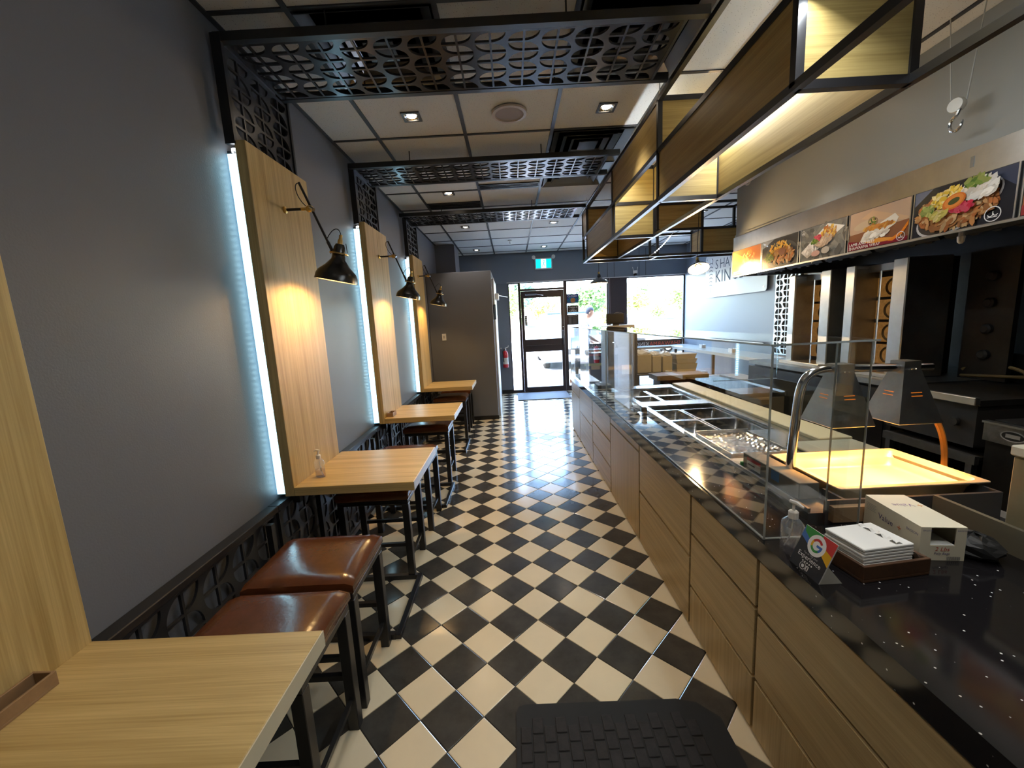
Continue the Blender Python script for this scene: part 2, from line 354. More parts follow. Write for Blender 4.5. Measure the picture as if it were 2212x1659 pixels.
# ------------------------------------------------------------------ recessed downlights, speaker, sprinkler
def downlight(x, y, label, on=1.0):
    r = thing('recessed_downlight', label, 'ceiling light', (x, y, ZC-.006), group='square recessed downlights')
    m = MB(); a, b = .058, .042
    P = [(a, a), (-a, a), (-a, -a), (a, -a)]; Q = [(b, b), (-b, b), (-b, -b), (b, -b)]
    m.add([(p[0], p[1], -.003) for p in P]+[(q[0], q[1], -.003) for q in Q]+[(p[0], p[1], .004) for p in P]+[(q[0], q[1], .004) for q in Q],
          [(i, (i+1) % 4, 4+(i+1) % 4, 4+i) for i in range(4)]+[(i, (i+1) % 4, 8+(i+1) % 4, 8+i) for i in range(4)]+[(4+i, 4+(i+1) % 4, 12+(i+1) % 4, 12+i) for i in range(4)])
    m.build('trim_ring', mat('downlight_trim', (.06, .06, .062), .35), r, recalc=False)
    MB().lathe([(.042, .0), (.034, .004), (.030, .005)], n=20).build('reflector', m_chrome, r, smooth=True, recalc=False)
    MB().lathe([(.001, -.002), (.02, 0), (.030, .005)], n=20).build('bulb', m_down, r, smooth=True)
    l = bpy.data.lights.new('downlight_beam', 'SPOT'); l.energy = 9*on; l.spot_size = math.radians(85); l.spot_blend = .6; l.color = (1, .92, .80); l.shadow_soft_size = .03
    o = bpy.data.objects.new('downlight_beam', l); COL.objects.link(o); o.parent = r; o.location = (0, 0, -.02)
for (x, y, lb, on) in ((-.566, 2.775, 'square recessed downlight left of the round ceiling speaker', .9), (.677, 2.792, 'bright square recessed downlight right of the round ceiling speaker', 1.6), (-.566, 4.304, 'square recessed downlight between second and third lattice bands', 1),
                   (-.562, 5.757, 'square recessed downlight beyond the third lattice band, left side', 1), (.651, 5.76, 'square recessed downlight beyond the third lattice band, right side', 1),
                   (-.562, 7.53, 'farthest left square recessed downlight, above the closet front', .8), (.66, 7.52, 'farthest right square recessed downlight, above the exit sign', .8),
                   (2.60, 5.6, 'square recessed downlight seen beside the grey hood enclosure', 1), (1.9, 3.0, 'square recessed downlight behind the hanging shelf frame', 1.2), (1.85, 1.2, 'square recessed downlight over the kitchen aisle', 1.4),
                   (-.3, .4, 'square recessed downlight over the nearest table', 1.2), (.5, .2, 'square recessed downlight over the near end of the counter', 1)): downlight(x, y, lb, on)
r = thing('ceiling_speaker', 'round beige ceiling speaker between the two nearest downlights', 'speaker', (.055, 2.79, ZC-.004))
MB().lathe([(.112, .0), (.110, -.012), (.092, -.014), (.088, -.006)], n=40).build('bezel', mat('speaker_bezel', S(190, 180, 172), .5), r, smooth=True)
MB().lathe([(.0005, -.010), (.05, -.009), (.089, -.006)], n=40).build('grille', mat('speaker_grille', S(160, 148, 142), .7, bump=1, bscale=500), r, smooth=True)
r = thing('fire_sprinkler', 'small white sprinkler head on the ceiling before the exit sign', 'sprinkler', (.044, 6.82, ZC-.007))
MB().lathe([(.035, 0), (.03, -.008), (.012, -.012)], n=16, close=True).build('escutcheon', m_white, r); MB().tube([(0, 0, -.01), (0, 0, -.05)], .007, 8).build('stem', m_white, r)
MB().lathe([(.022, -.052), (.022, -.055)], n=12, close=True).build('deflector', m_white, r)
# ------------------------------------------------------------------ storefront
ZT = 2.21; FD = (YB+.02, YB+.075)
def pane(name, x0, x1, z0, z1, parent): return box(name, (x0, x1, YB+.045, YB+.051, z0, z1), m_glass, parent)
def bars(parent, lst, name='mullion', m=m_dark):
    for (x0, x1, z0, z1) in lst: box(name, (x0, x1, FD[0], FD[1], z0, z1), m, parent, b=.003)
w1 = struct(empty('window_1')); bars(w1, [(-.03, -.012, 0, ZT), (-.012, .166, 0, .06), (-.012, .166, ZT-.02, ZT)]); pane('pane', -.012, .166, .06, ZT-.02, w1)
d1 = struct(empty('door_1'))
bars(d1, [(.166, .212, 0, ZT), (1.07, 1.118, 0, ZT), (.212, 1.07, 2.045, 2.085), (.212, 1.07, ZT-.012, ZT)], 'frame'); bars(d1, [(.212, 1.07, 0, .012)], 'threshold')
bars(d1, [(.214, .272, .014, 2.04), (1.008, 1.066, .014, 2.04)], 'stile'); bars(d1, [(.272, 1.008, 1.905, 2.04), (.272, 1.008, .83, 1.08), (.272, 1.008, .014, .105)], 'rail')
pane('pane', .272, 1.008, 1.08, 1.905, d1); pane('pane', .272, 1.008, .105, .83, d1); pane('transom_pane', .212, 1.07, 2.085, ZT-.012, d1)
box('closer', (.30, .52, YB-.01, YB+.02, 1.955, 1.985), m_chrome, d1, b=.006); MB().tube([(.52, YB, 1.975), (.66, YB-.03, 1.945)], .006, 8).build('closer_arm', m_chrome, d1)
MB().tube([(.29, YB+.0, .955), (.99, YB, .955)], .010, 10).build('push_bar', m_dark, d1)
MB().tube([(1.035, YB+.02, .95), (1.035, YB-.03, .97), (1.035, YB-.03, 1.22), (1.035, YB+.02, 1.24)], .010, 8).build('pull_handle', m_dark, d1)
box('lock_cylinder', (1.03, 1.045, YB, YB+.021, 1.30, 1.315), m_chrome, d1)
P = Print((.276, YB+.044, 1.36), (1, 0, 0), (0, 0, 1), (0, -1, 0)); P.rect(0, 0, .05, .2, (.02, .02, .02))
for q in range(4): P.rect(.01, .02+q*.045, .042, .048+q*.045, (.5, .5, .48))
P.build('door_sticker', m_printm, d1)
w2 = struct(empty('window_2')); bars(w2, [(1.118, 1.135, 0, ZT), (1.93, 1.95, 0, ZT), (1.135, 1.93, 0, .10), (1.135, 1.93, ZT-.02, ZT)]); pane('pane', 1.135, 1.93, .10, ZT-.02, w2)
w3 = struct(empty('window_3')); bars(w3, [(2.316, 2.335, 0, ZT), (3.455, XR, 0, ZT), (2.335, 3.455, 0, .10), (2.335, 3.455, ZT-.02, ZT)]); pane('pane', 2.335, 3.455, .10, ZT-.02, w3)
struct(box('trim_3', (1.95, 2.316, YB-.02, YB+.12, 0, ZT), mat('dark_storefront_column', (.05, .042, .05), .45), b=.004), 'dark storefront column between the windows')
box('frame_reveal', (1.972, 1.985, YB-.026, YB-.02, 0, ZT), mat('pewter', (.25, .22, .26), .4), w2)
def strip(win, x0, x1, z0, z1, words):
    P = Print((x1, YB+.043, z0), (-1, 0, 0), (0, 0, 1), (0, -1, 0)); P.rect(0, 0, x1-x0, z1-z0, (.018, .018, .02))
    u = .03
    for t, sz, c, wdt in words: P.text(t, sz, u, (z1-z0)*.2, c, sx=wdt); u += len(t)*sz*.66*wdt+.05
    P.build('lettering_strip', m_printm, win)
strip(w2, 1.36, 1.90, .80, .93, [('SHAWARMA', .11, (.8, .8, .8), .95)])
strip(w3, 2.36, 3.45, .80, .95, [('SHAWARMA', .115, (.75, .12, .10), .98), ('KINGDOM', .115, (.8, .8, .8), 1.0)])
P = Print((1.15, YB+.043, .12), (1, 0, 0), (0, 0, 1), (0, -1, 0))
P.rect(.22, .02, .75, .62, (.06, .06, .07)); P.rect(.24, .03, .42, .30, (.75, .42, .10)); P.rect(.44, .28, .62, .36, (.75, .52, .25)); P.rect(.3, .36, .66, .41, (.6, .6, .2)); P.rect(.40, .56, .64, .60, (.7, .12, .10)); P.rect(.25, .56, .39, .60, (.6, .5, .12))
P.rect(.02, .05, .18, .35, (.62, .58, .48)); P.ring(.11, .5, .05, .065, (.85, .85, .85)); P.rect(.06, .05, .12, .22, (.25, .25, .25)); P.rect(0, .03, .05, .2, (.8, .35, .2))
P.build('window_graphic', m_printm, w2)
# signs hanging on the window beside the door
def hung(name, lb, x0, x1, z0, z1, base, draw):
    r = thing(name, lb, 'sign', (x0, YB+.03, z0), group='signs hung beside the door'); box('board', (0, x1-x0, -.004, 0, 0, z1-z0), mat(name+'_board', base, .5), r)
    P = Print((0, -.0041, 0), (1, 0, 0), (0, 0, 1), (0, -1, 0)); draw(P, x1-x0, z1-z0); P.build('print', m_printm, r)
    MB().tube([(.02, -.002, z1-z0), ((x1-x0)/2, -.002, z1-z0+.03), (x1-x0-.02, -.002, z1-z0)], .0015, 4).build('string', m_white, r)
def d_closed(P, w, h):
    P.rect(0, 0, w, h, (.03, .06, .22))
    for k in range(10):
        a = math.pi*k/9; c = ((.02, .25, .3), (.05, .12, .4))[k % 2]; P.poly([(w/2, h*.15), (w/2+w*.5*math.cos(a-.13), h*.15+h*.55*math.sin(a-.13)), (w/2+w*.5*math.cos(a+.13), h*.15+h*.55*math.sin(a+.13))], c)
    P.ell(w*.55, h*.33, w*.2, h*.27, (.45, .2, .07)); P.rect(0, 0, w, h*.09, (.5, .5, .55)); P.text('CLOSED', .052, w/2, h*.68, (.75, .78, .85), 'CENTER')
def d_open(P, w, h):
    P.text('Come in', .052, w/2, h*.62, (.85, .85, .85), 'CENTER', shear=.2); P.text("we're", .026, w/2, h*.43, (.85, .85, .85), 'CENTER'); P.text('OPEN', .054, w/2, h*.1, (.85, .85, .85), 'CENTER')
def d_hours(P, w, h):
    P.text('BUSINESS HOURS', .022, w/2, h*.84, (.7, .7, .7), 'CENTER')
    for q in range(7): P.rect(w*.1, h*(.1+.095*q), w*.35, h*(.1+.095*q)+.005, (.3, .3, .32)); P.rect(w*.5, h*(.1+.095*q), w*.85, h*(.1+.095*q)+.004, (.2, .2, .21))
hung('closed_sign', 'blue picture sign reading CLOSED beside the door', 1.119, 1.365, 1.757, 1.94, (.03, .06, .2), d_closed)
hung('open_sign', 'black sign reading Come in we are OPEN beside the door', 1.138, 1.36, 1.582, 1.718, (.012, .012, .014), d_open)
hung('hours_sign', 'black business hours sign below the OPEN sign', 1.135, 1.355, 1.337, 1.536, (.012, .012, .014), d_hours)
# exit sign
r = thing('exit_sign', 'green running man exit sign above the door with two lamp heads', 'exit sign', (.515, YB-.042, 2.435))
box('housing', (0, .342, -.045, 0, 0, .212), mat('exit_sign_housing', (.55, .57, .62), .4), r, b=.006)
P = Print((.022, -.0452, .022), (1, 0, 0), (0, 0, 1), (0, -1, 0)); w_, h_ = .298, .168; g = (.0, .36, .44)
P.rect(0, 0, w_, h_, g); P.rect(w_*.34, 0, w_*.66, h_, (.75, .9, .88))
k = (.0, .28, .36); P.ell(w_*.53, h_*.82, .013, .013, k, 10); P.poly([(w_*.50, h_*.70), (w_*.56, h_*.72), (w_*.53, h_*.42), (w_*.47, h_*.42)], k)
P.poly([(w_*.49, h_*.44), (w_*.54, h_*.44), (w_*.60, h_*.22), (w_*.56, h_*.2)], k); P.poly([(w_*.46, h_*.44), (w_*.5, h_*.44), (w_*.42, h_*.14), (w_*.38, h_*.18)], k)
P.poly([(w_*.55, h_*.68), (w_*.63, h_*.55), (w_*.65, h_*.6), (w_*.57, h_*.74)], k); P.poly([(w_*.5, h_*.68), (w_*.41, h_*.58), (w_*.40, h_*.63), (w_*.49, h_*.74)], k)
me_, t_, p_ = nodes('lit_exit_face'); a_ = t_.nodes.new('ShaderNodeVertexColor'); a_.layer_name = 'Col'; t_.links.new(a_.outputs[0], p_.inputs['Base Color']); t_.links.new(a_.outputs[0], p_.inputs['Emission Color']); p_.inputs['Emission Strength'].default_value = 1.1
P.build('sign_face', me_, r)
for s_ in (-.02, .362): MB().lathe([(.012, 0), (.034, .02), (.036, .055), (.001, .06)], (s_, -.03, .215), 16, axis=(0, -1, .25)).build('lamp_head', m_white, r, smooth=True)
# closet, light switch, fire extinguisher
r = thing('closet', 'slate grey closet box standing against the left wall before the door', 'closet', (XL+.003, 5.96, 0))
box('body', (0, .945, 0, 1.15, 0, 2.2), m_wall, r, b=.004); box('closet_base', (0, .95, -.006, 0, 0, .06), m_black, r)
box('door', (.945, .975, .12, 1.0, .02, 2.1), mat('white_closet_door', (.62, .64, .68), .4), r, b=.004); box('hinge', (.955, .985, .09, .12, 1.5, 1.72), m_chrome, r)
MB().tube([(.975, .9, 1.02), (1.02, .9, 1.02), (1.02, .8, 1.02)], .008, 8).build('door_lever', m_chrome, r)
box('closer_box', (.975, 1.03, .35, .55, 1.80, 1.90), m_white, r, b=.006); MB().tube([(1.0, .5, 1.88), (1.16, .95, 1.87)], .007, 8).build('closer_arm', m_white, r)
r = thing('light_switch', 'white light switch on the grey closet side', 'switch', (-1.0, 5.955, 1.23)); box('plate', (-.03, .03, -.004, .004, 0, .1), m_white, r, b=.002); box('toggle', (-.013, .013, -.01, -.004, .03, .07), mat('switch_grey', (.45, .45, .47), .4), r, b=.002)
r = thing('fire_extinguisher', 'red fire extinguisher hanging on the pier beside the door', 'extinguisher', (-.15, YB-.075, .55))
MB().lathe([(.001, 0), (.05, .002), (.055, .02), (.055, .28), (.04, .325), (.018, .34)], n=20).build('cylinder', mat('red_enamel', (.55, .02, .03), .25, coat=.5), r, smooth=True)
MB().lathe([(.018, .34), (.02, .38), (.012, .39)], n=12, close=True).build('valve', m_chrome, r); MB().tube([(0, 0, .385), (.06, 0, .41), (.07, 0, .44)], .009, 6).build('handle', m_white, r)
MB().tube([(-.01, -.02, .37), (-.05, -.045, .33), (-.035, -.06, .12)], .009, 8).build('hose', m_black, r); MB().lathe([(.0565, .07), (.0565, .2)], n=20).build('label_band', mat('extinguisher_label', (.7, .7, .68), .5), r, smooth=True, recalc=False)
# doormats
r = tag(box('entrance_mat', (.055, 1.05, 7.31, 8.06, .0005, .012), mat('blue_grey_ribbed_mat', (.12, .13, .15), .7, bump=1, bscale=45, var=.4, vscale=70), b=.004), 'ribbed grey entrance mat on the floor inside the door', 'mat')
r = thing('floor_mat', 'black textured rubber mat beside the counter at the near end', 'mat', (0, 0, 0))
mb = MB().prism([(-.02, 1.322), (.55, 1.318), (.62, 1.30), (.68, 1.24), (.69, .3), (-.055, .3), (-.055, 1.29), (-.045, 1.315)], .0006, .006); mb.build('border', mat('mat_border', (.008, .008, .008), .8), r)
ml = None
for i in range(15):
    for j in range(14):
        if (i, j) == (0, 0): ml = box('mat_tread', (-.019, .019, -.028, .028, .006, .0095), m_mat, r, b=.002); o = ml
        else: o = ml.copy(); COL.objects.link(o)
        o.location = (-.02+.042*i, .4+.062*j+(.031 if i % 2 else 0), 0)
        o.rotation_euler.z = 0
# ================================================================== lattice plates
def lattice(name, m, parent, org, ux, uy, W_, H_, nx, ny, th=.010, bar=.010, margin=.010, seg=8, border=0.0, flip=True):
    org, ux, uy = Vector(org), Vector(ux), Vector(uy); nrm = ux.cross(uy)
    mb = MB(); pw, ph = (W_-2*border)/nx, (H_-2*border)/ny
    def quad2(pts, flip):
        pass
    for i in range(nx):
        for j in range(ny):
            c0 = (border+(i+.5)*pw, border+(j+.5)*ph)
            for sx in (1, -1):
                for sy in (1, -1):
                    hx, hy, b = pw/2, ph/2, bar/2; rx, ry = hx-b-margin*.5, hy-b-margin*.5
                    fl = flip and sx > 0
                    T = (lambda p: (c0[0]+sx*p[0], c0[1]+sy*(hy-p[1]))) if fl else (lambda p: (c0[0]+sx*p[0], c0[1]+sy*p[1]))
                    neg = (sx*sy < 0) != fl
                    arc = [(b+rx*math.cos(math.pi/2*k/seg), b+ry*math.sin(math.pi/2*k/seg)) for k in range(seg+1)]
                    hs = seg//2
                    out = [(hx, b+(hy-b)*k/hs) for k in range(hs+1)]+[(hx-(hx-b)*(k+1)/hs, hy) for k in range(seg-hs)]
                    faces = [[(0, 0), (hx, 0), (hx, b), (b+rx, b), (b, b), (0, b)], [(0, b), (b, b), (b, b+ry), (b, hy), (0, hy)]]
                    faces += [[arc[k], out[k], out[k+1], arc[k+1]] for k in range(seg)]
                    for f in faces:
                        P = [T(p) for p in f]
                        if neg: P = P[::-1]
                        mb.add([org+ux*p[0]+uy*p[1] for p in P], [tuple(range(len(P)))])
                        mb.add([org+ux*p[0]+uy*p[1]-nrm*th for p in P[::-1]], [tuple(range(len(P)))])
                    rim = [(b, b)]+arc+[(b, b)]
                    for k in range(len(rim)-1):
                        a, d = T(rim[k]), T(rim[k+1])
                        if neg: a, d = d, a
                        A, D = org+ux*a[0]+uy*a[1], org+ux*d[0]+uy*d[1]
                        mb.add([D, A, A-nrm*th, D-nrm*th], [(0, 1, 2, 3)])
    if border:
        for (a, b, c, d) in ((0, W_, 0, border), (0, W_, H_-border, H_), (0, border, border, H_-border), (W_-border, W_, border, H_-border)):
            for z, fl in ((0, 1), (th, -1)):
                P = [(a, c), (b, c), (b, d), (a, d)][::fl]; mb.add([org+ux*p[0]+uy*p[1]-nrm*z for p in P], [(0, 1, 2, 3)])
    C4 = [org, org+ux*W_, org+ux*W_+uy*H_, org+uy*H_]
    for k in range(4): a, b = C4[k], C4[(k+1) % 4]; mb.add([a, b, b-nrm*th, a-nrm*th], [(0, 3, 2, 1)])
    return mb.build(name, m, parent, recalc=False)
# ================================================================== ceiling bands wrapping down the wall above each table
ZB = 2.662
PAN = [(.37, .91), (1.865, 2.39), (3.285, 3.83), (4.83, 5.33)]
BND = [('nearest black lattice band across the ceiling', 1.862, 2.345), ('second black lattice band across the ceiling from the camera', 3.255, 3.695), ('farthest black lattice band across the ceiling', 4.66, 5.13)]
for q, (lb, y0, y1) in enumerate(BND):
    pn = PAN[q+1]
    r = thing('lattice_band', lb+', running down onto the wall', 'lattice panel', (XL, y0, ZB), group='black lattice bands over the tables')
    lx0, lx1 = .06, 2.0
    lattice('ceiling_lattice', m_latsat, r, (lx0, y1-y0-.03, .0), (1, 0, 0), (0, -1, 0), lx1-lx0, y1-y0-.06, 13, 3, border=.01)
    L_ = 2.095
    MB().box(.03, L_, 0, .03, -.002, .034).build('front_rail', m_black, r); MB().box(.03, L_, y1-y0-.03, y1-y0, -.002, .034).build('back_rail', m_black, r)
    MB().box(lx1, lx1+.012, .03, y1-y0-.03, -.001, .02).build('end_bar', m_black, r)
    for hx in (.5, 1.5):
        for hy in (.015, y1-y0-.015): MB().tube([(hx, hy, .03), (hx, hy, ZC-ZB-.005)], .004, 6).build('hanger_rod', m_black, r)
    zt = 2.285
    lattice('wall_lattice', m_lattice, r, (.055, pn[0]+.012-y0, zt-ZB), (0, 1, 0), (0, 0, 1), .485, ZB-zt-.005, 3, 3, border=.012)
    MB().box(.02, .062, pn[0]-.006-y0, pn[0]+.012-y0, zt-ZB-.02, .03).build('side_rail', m_black, r)
    MB().box(.0, .062, pn[0]+.497-y0, pn[0]+.515-y0, zt-ZB, .03).build('side_rail', m_black, r)
    for zz in (zt-ZB+.05, -.05): MB().box(0, .045, pn[0]+.25-y0, pn[0]+.27-y0, zz, zz+.02).build('standoff', m_black, r)
# wainscot lattice along the wall between the tables
spans = [(YF+.02, .36, 12), (.36, 1.80, 9), (1.80, 2.45, 4), (2.45, 3.22, 5), (3.22, 3.9, 4), (3.9, 4.76, 5), (4.76, 5.4, 4), (5.4, 5.93, 3)]
wl = ['behind the nearest table', 'between the first and second tables', 'under the second table', 'between the second and third tables', 'under the third table', 'between the third and fourth tables', 'under the fourth table', 'between the fourth table and the closet']
for (y0, y1, n), s_ in zip(spans[1:], wl[1:] if True else wl):
    under = 'under' in s_
    r = thing('wall_lattice', 'black lattice wainscot panel low on the wall '+s_, 'lattice panel', (XL, y0, 0), group='low lattice wainscot panels')
    lattice('lattice_plate', m_lattice, r, (.045, .012, .08), (0, 1, 0), (0, 0, 1), y1-y0-.024, .53, n, 3, border=.008)
    box('top_rail', (.0, .055, .0, y1-y0, .61, .638), m_black, r, b=.003); box('bottom_rail', (.012, .055, 0, y1-y0, .05, .08), m_black, r)
    box('upright', (.0, .06, -.002, .012, .08, .61), m_black, r); box('upright', (.0, .06, y1-y0-.012, y1-y0, .08, .61), m_black, r)
# ================================================================== wall tables
ORD = ['nearest', 'second', 'third', 'fourth']
def led_light(parent, p, ry, sx, sy, e, col=(.55, .85, 1)):
    l = bpy.data.lights.new('led_glow', 'AREA'); l.shape = 'RECTANGLE'; l.size = sx; l.size_y = sy; l.energy = e; l.color = col
    o = bpy.data.objects.new('led_glow', l); COL.objects.link(o); o.parent = parent; o.location = p; o.rotation_euler = ry; return o
for q, (y0, y1) in enumerate(PAN):
    r = thing('wall_table', f'light oak wall table with tall back panel, {ORD[q]} of the four from the camera', 'table', (XL, y0, 0), group='oak wall tables with tall back panels')
    d = y1-y0; td = .555 if q else .54
    box('back_panel', (.055, .102, 0, d, .655, 2.28), wood_z, r, b=.002)
    box('tabletop', (.102, .690, 0, td, .655, .70), wood_x, r, b=.0025)
    box('edge_band', (.690, .6925, .001, td-.001, .656, .699), mat('pale_edge_band', (.60, .52, .36), .3), r)
    box('spacer', (.0, .055, .03, d-.03, .66, 2.25), m_blackmat, r)
    box('bracket', (.06, .095, .05, .08, .60, .655), m_black, r); box('bracket', (.06, .095, d-.08, d-.05, .60, .655), m_black, r)
    strip_ = box('led_strip', (.004, .048, .022, .0295, .66, 2.235), mat('led_tape', (.7, .8, .9), .4, emit=(.38, .76, 1), estr=1.5), r); strip_['label'] = 'glowing pale blue LED strip'
    mb = MB()
    for k in range(56): z = .69+k*.0275; mb.box(.018, .03, .0205, .022, z, z+.009)
    o = mb.build('led_chips', mat('led_chip_glow', (.8, .95, 1), .4, emit=(.55, .9, 1), estr=9), r, recalc=False); o['kind'] = 'stuff'
    MB().lathe([(.02, 0), (.02, .012), (.001, .014)], (.045, .026, 2.24), 10).build('led_cap', mat('led_cap_glow', (1, 1, 1), .4, emit=(.9, .95, 1), estr=3), r)
# ================================================================== wall lamps with swing arm and black bell shade
def bez(p0, p1, p2, p3, n=10):
    p0, p1, p2, p3 = map(Vector, (p0, p1, p2, p3)); return [p0*(1-t)**3+p1*3*t*(1-t)**2+p2*3*t*t*(1-t)+p3*t**3 for t in [i/n for i in range(n+1)]]
def wall_lamp(y, label, on, dx=0):
    r = thing('wall_lamp', label, 'lamp', (-1.105, y, 2.058), group='black and brass swing arm wall lamps')
    MB().lathe([(.017, 0), (.017, .006), (.009, .012)], (0, 0, 0), 16, axis=(1, 0, 0), close=True).build('wall_plate', m_brass, r, smooth=True)
    MB().tube([(.008, 0, 0), (.085, 0, 0)], .0068, 10).build('bracket_arm', m_black, r, smooth=True)
    MB().tube([(.085, 0, 0), (.104, 0, 0)], .0085, 10).build('brass_sleeve', m_brass, r, smooth=True); MB().sphere((.126, 0, 0), (.021, .014, .017)).build('joint', m_brass, r, smooth=True)
    MB().tube([(.130, -.005, .005), (.150, -.012, -.01)], .009, 10).build('joint_knob', m_chrome, r, smooth=True)
    top, low = Vector((.088, 0, .125)), Vector((.214, 0, -.205)); MB().tube([top, low], .0062, 10).build('swing_arm', m_black, r, smooth=True)
    MB().tube([low+Vector((-.016, 0, .042)), low+Vector((.002, 0, -.004))], .0085, 10).build('arm_sleeve', m_black, r, smooth=True)
    MB().tube(bez(top+Vector((0, 0, -.002)), (.05, .004, .13), (.068, 0, .05), (.108, 0, .015)), .0022, 6).build('cable', m_blackmat, r, smooth=True)
    hub = Vector((.248, 0, -.222)); ax = Vector((.22, 0, 1)).normalized()
    MB().tube([low, hub+Vector((.035, 0, -.008))], .0035, 8).build('shade_bracket', m_brass, r, smooth=True)
    MB().lathe([(.045, -.002), (.045, .004)], hub-ax*.003, 20, axis=ax, close=True).build('collar', m_brass, r)
    for sgn in (-1, 1): MB().tube([hub+Vector((.042*sgn, 0, 0)), hub+Vector((.04*sgn, 0, .045))], .0018, 6).build('clip_wire', m_blackmat, r)
    MB().lathe([(.012, .0), (.012, .045), (.008, .05), (.008, .07), (.003, .072)], hub+ax*.02, 14, axis=ax, close=True).build('lamp_socket', m_brass, r, smooth=True)
    MB().tube(bez(hub+ax*.09, hub+ax*.13+Vector((-.01, 0, 0)), low+Vector((.02, 0, .12)), low+Vector((-.02, 0, .055))), .0022, 6).build('shade_cable', m_blackmat, r, smooth=True)
    sh = MB().lathe([(.020, .045), (.027, .03), (.030, .0), (.034, -.03), (.058, -.062), (.092, -.094), (.100, -.112), (.104, -.140), (.101, -.140), (.097, -.113), (.089, -.096), (.055, -.065), (.030, -.034), (.024, -.01)], hub, 32, axis=ax).build('shade', mat('black_enamel_shade', (.015, .013, .012), .25, spec=.6), r, smooth=True)
    c = hub-ax*.085
    MB().sphere(tuple(c), (.024, .024, .03), 14, 8).build('bulb', m_bulbw if on else mat('unlit_bulb', (.7, .68, .62), .3), r, smooth=True)
    MB().lathe([(.100, -.138), (.096, -.112), (.088, -.097), (.056, -.067)], hub-ax*.0015, 32, axis=ax).build('shade_lining', mat('cream_lining', (.75, .7, .6), .5), r, smooth=True, recalc=False)
    if on:
        l = bpy.data.lights.new('bulb_light', 'SPOT'); l.energy = on; l.color = (1, .60, .24); l.shadow_soft_size = .02; l.spot_size = math.radians(150); l.spot_blend = .4
        o = bpy.data.objects.new('bulb_light', l); COL.objects.link(o); o.parent = r; o.location = c-ax*.035; o.rotation_euler = (-ax).to_track_quat('-Z', 'Y').to_euler()
    return r
wall_lamp(2.118, 'black bell shade wall lamp on the second oak panel, largest in view', 7)
wall_lamp(3.569, 'lit black bell shade wall lamp on the third oak panel', 7)
wall_lamp(5.031, 'smallest black bell shade wall lamp, on the fourth oak panel', 6)
# ================================================================== stools
def make_stool():
    r = thing('bar_stool', 'x', 'stool', group='brown leather stools with black frames')
    W_, D_ = .205, .172
    mb = MB(); n = 14; V = []; F = []
    def top(u, v): return .545+.012*(1-(abs(u))**3)*(1-(abs(v))**3)-.010*max(0, abs(u)-.86)/.14-.010*max(0, abs(v)-.86)/.14
    for i in range(n+1):
        for j in range(n+1): u, v = -1+2*i/n, -1+2*j/n; V.append((u*W_, v*D_, top(u, v)+random.uniform(-.0006, .0006)))
    for i in range(n):
        for j in range(n): a = i*(n+1)+j; F.append((a, a+n+1, a+n+2, a+1))
    ring = [i*(n+1) for i in range(n+1)]+[n*(n+1)+j for j in range(1, n+1)]+[i*(n+1)+n for i in range(n-1, -1, -1)]+[j for j in range(n-1, 0, -1)]
    prev = ring
    for (s, z) in ((1.012, .520), (1.012, .500), (.97, .488)):
        base = len(V)
        for k, ix in enumerate(ring): x, y, _ = V[ix]; V.append((x*s+random.uniform(-.001, .001), y*s+random.uniform(-.001, .001), z))
        cur = list(range(base, base+len(ring)))
        for k in range(len(ring)): k2 = (k+1) % len(ring); F.append((prev[k], prev[k2], cur[k2], cur[k]))
        prev = cur
    F.append(tuple(prev[::-1])); mb.add(V, F); mb.build('seat', m_leather, r, smooth=50)
    box('seat_frame', (-.20, .20, -.168, .168, .462, .488), m_black, r, b=.003)
    for sx in (-1, 1):
        for sy in (-1, 1): cx_, cy_ = sx*.182, sy*.148; box('leg', (cx_-.019, cx_+.019, cy_-.019, cy_+.019, 0, .462), m_black, r, b=.002)
    for sy in (-1, 1): box('stretcher', (-.163, .163, sy*.148-.009, sy*.148+.009, .20, .22), m_black, r)
    for sx in (-1, 1): box('footrest', (sx*.182-.008, sx*.182+.008, -.129, .129, .112, .128), m_black if sx < 0 else mat('worn_footrest', (.10, .10, .10), .25, metal=.8), r)
    return r
st = make_stool()
SP = [(1.125, 'brown leather stool directly behind the nearest table'), (1.505, 'brown leather stool just before the second table'), (2.30, 'brown leather stool tucked under the second table'), (2.845, 'brown leather stool just beyond the second table'),
      (3.715, 'brown leather stool tucked under the third table'), (5.16, 'brown leather stool tucked under the fourth table'), (5.70, 'brown leather stool between the fourth table and the closet')]
for i, (y, lb) in enumerate(SP):
    o = st if i == 0 else dup(st); o.location = (-.832+random.uniform(-.006, .006), y, .0); o.rotation_euler.z = random.uniform(-.015, .015) if i > 1 else .012; o['label'] = lb
# floor frames
for (y0, y1, lb) in ((1.68, 2.155, 'black steel floor frame at the foot of the second table'), (3.03, 3.50, 'black steel floor frame at the foot of the third table'), (4.42, 4.91, 'black steel floor frame at the foot of the fourth table'), (.2, .70, 'black steel floor frame at the foot of the nearest table')):
    r = thing('floor_frame', lb, 'frame', (XL+.06, y0, 0), group='steel frames standing on the floor by the wall'); d = y1-y0
    box('front_bar', (.53, .556, 0, d, 0, .026), mat('worn_black_steel', (.03, .03, .033), .28, metal=.5), r, b=.002); box('side_bar', (.0, .53, 0, .026, 0, .026), m_black, r); box('side_bar', (.0, .53, d-.026, d, 0, .026), m_black, r)
    box('post', (0, .026, 0, .026, .026, .60), m_black, r); box('post', (0, .026, d-.026, d, .026, .60), m_black, r)
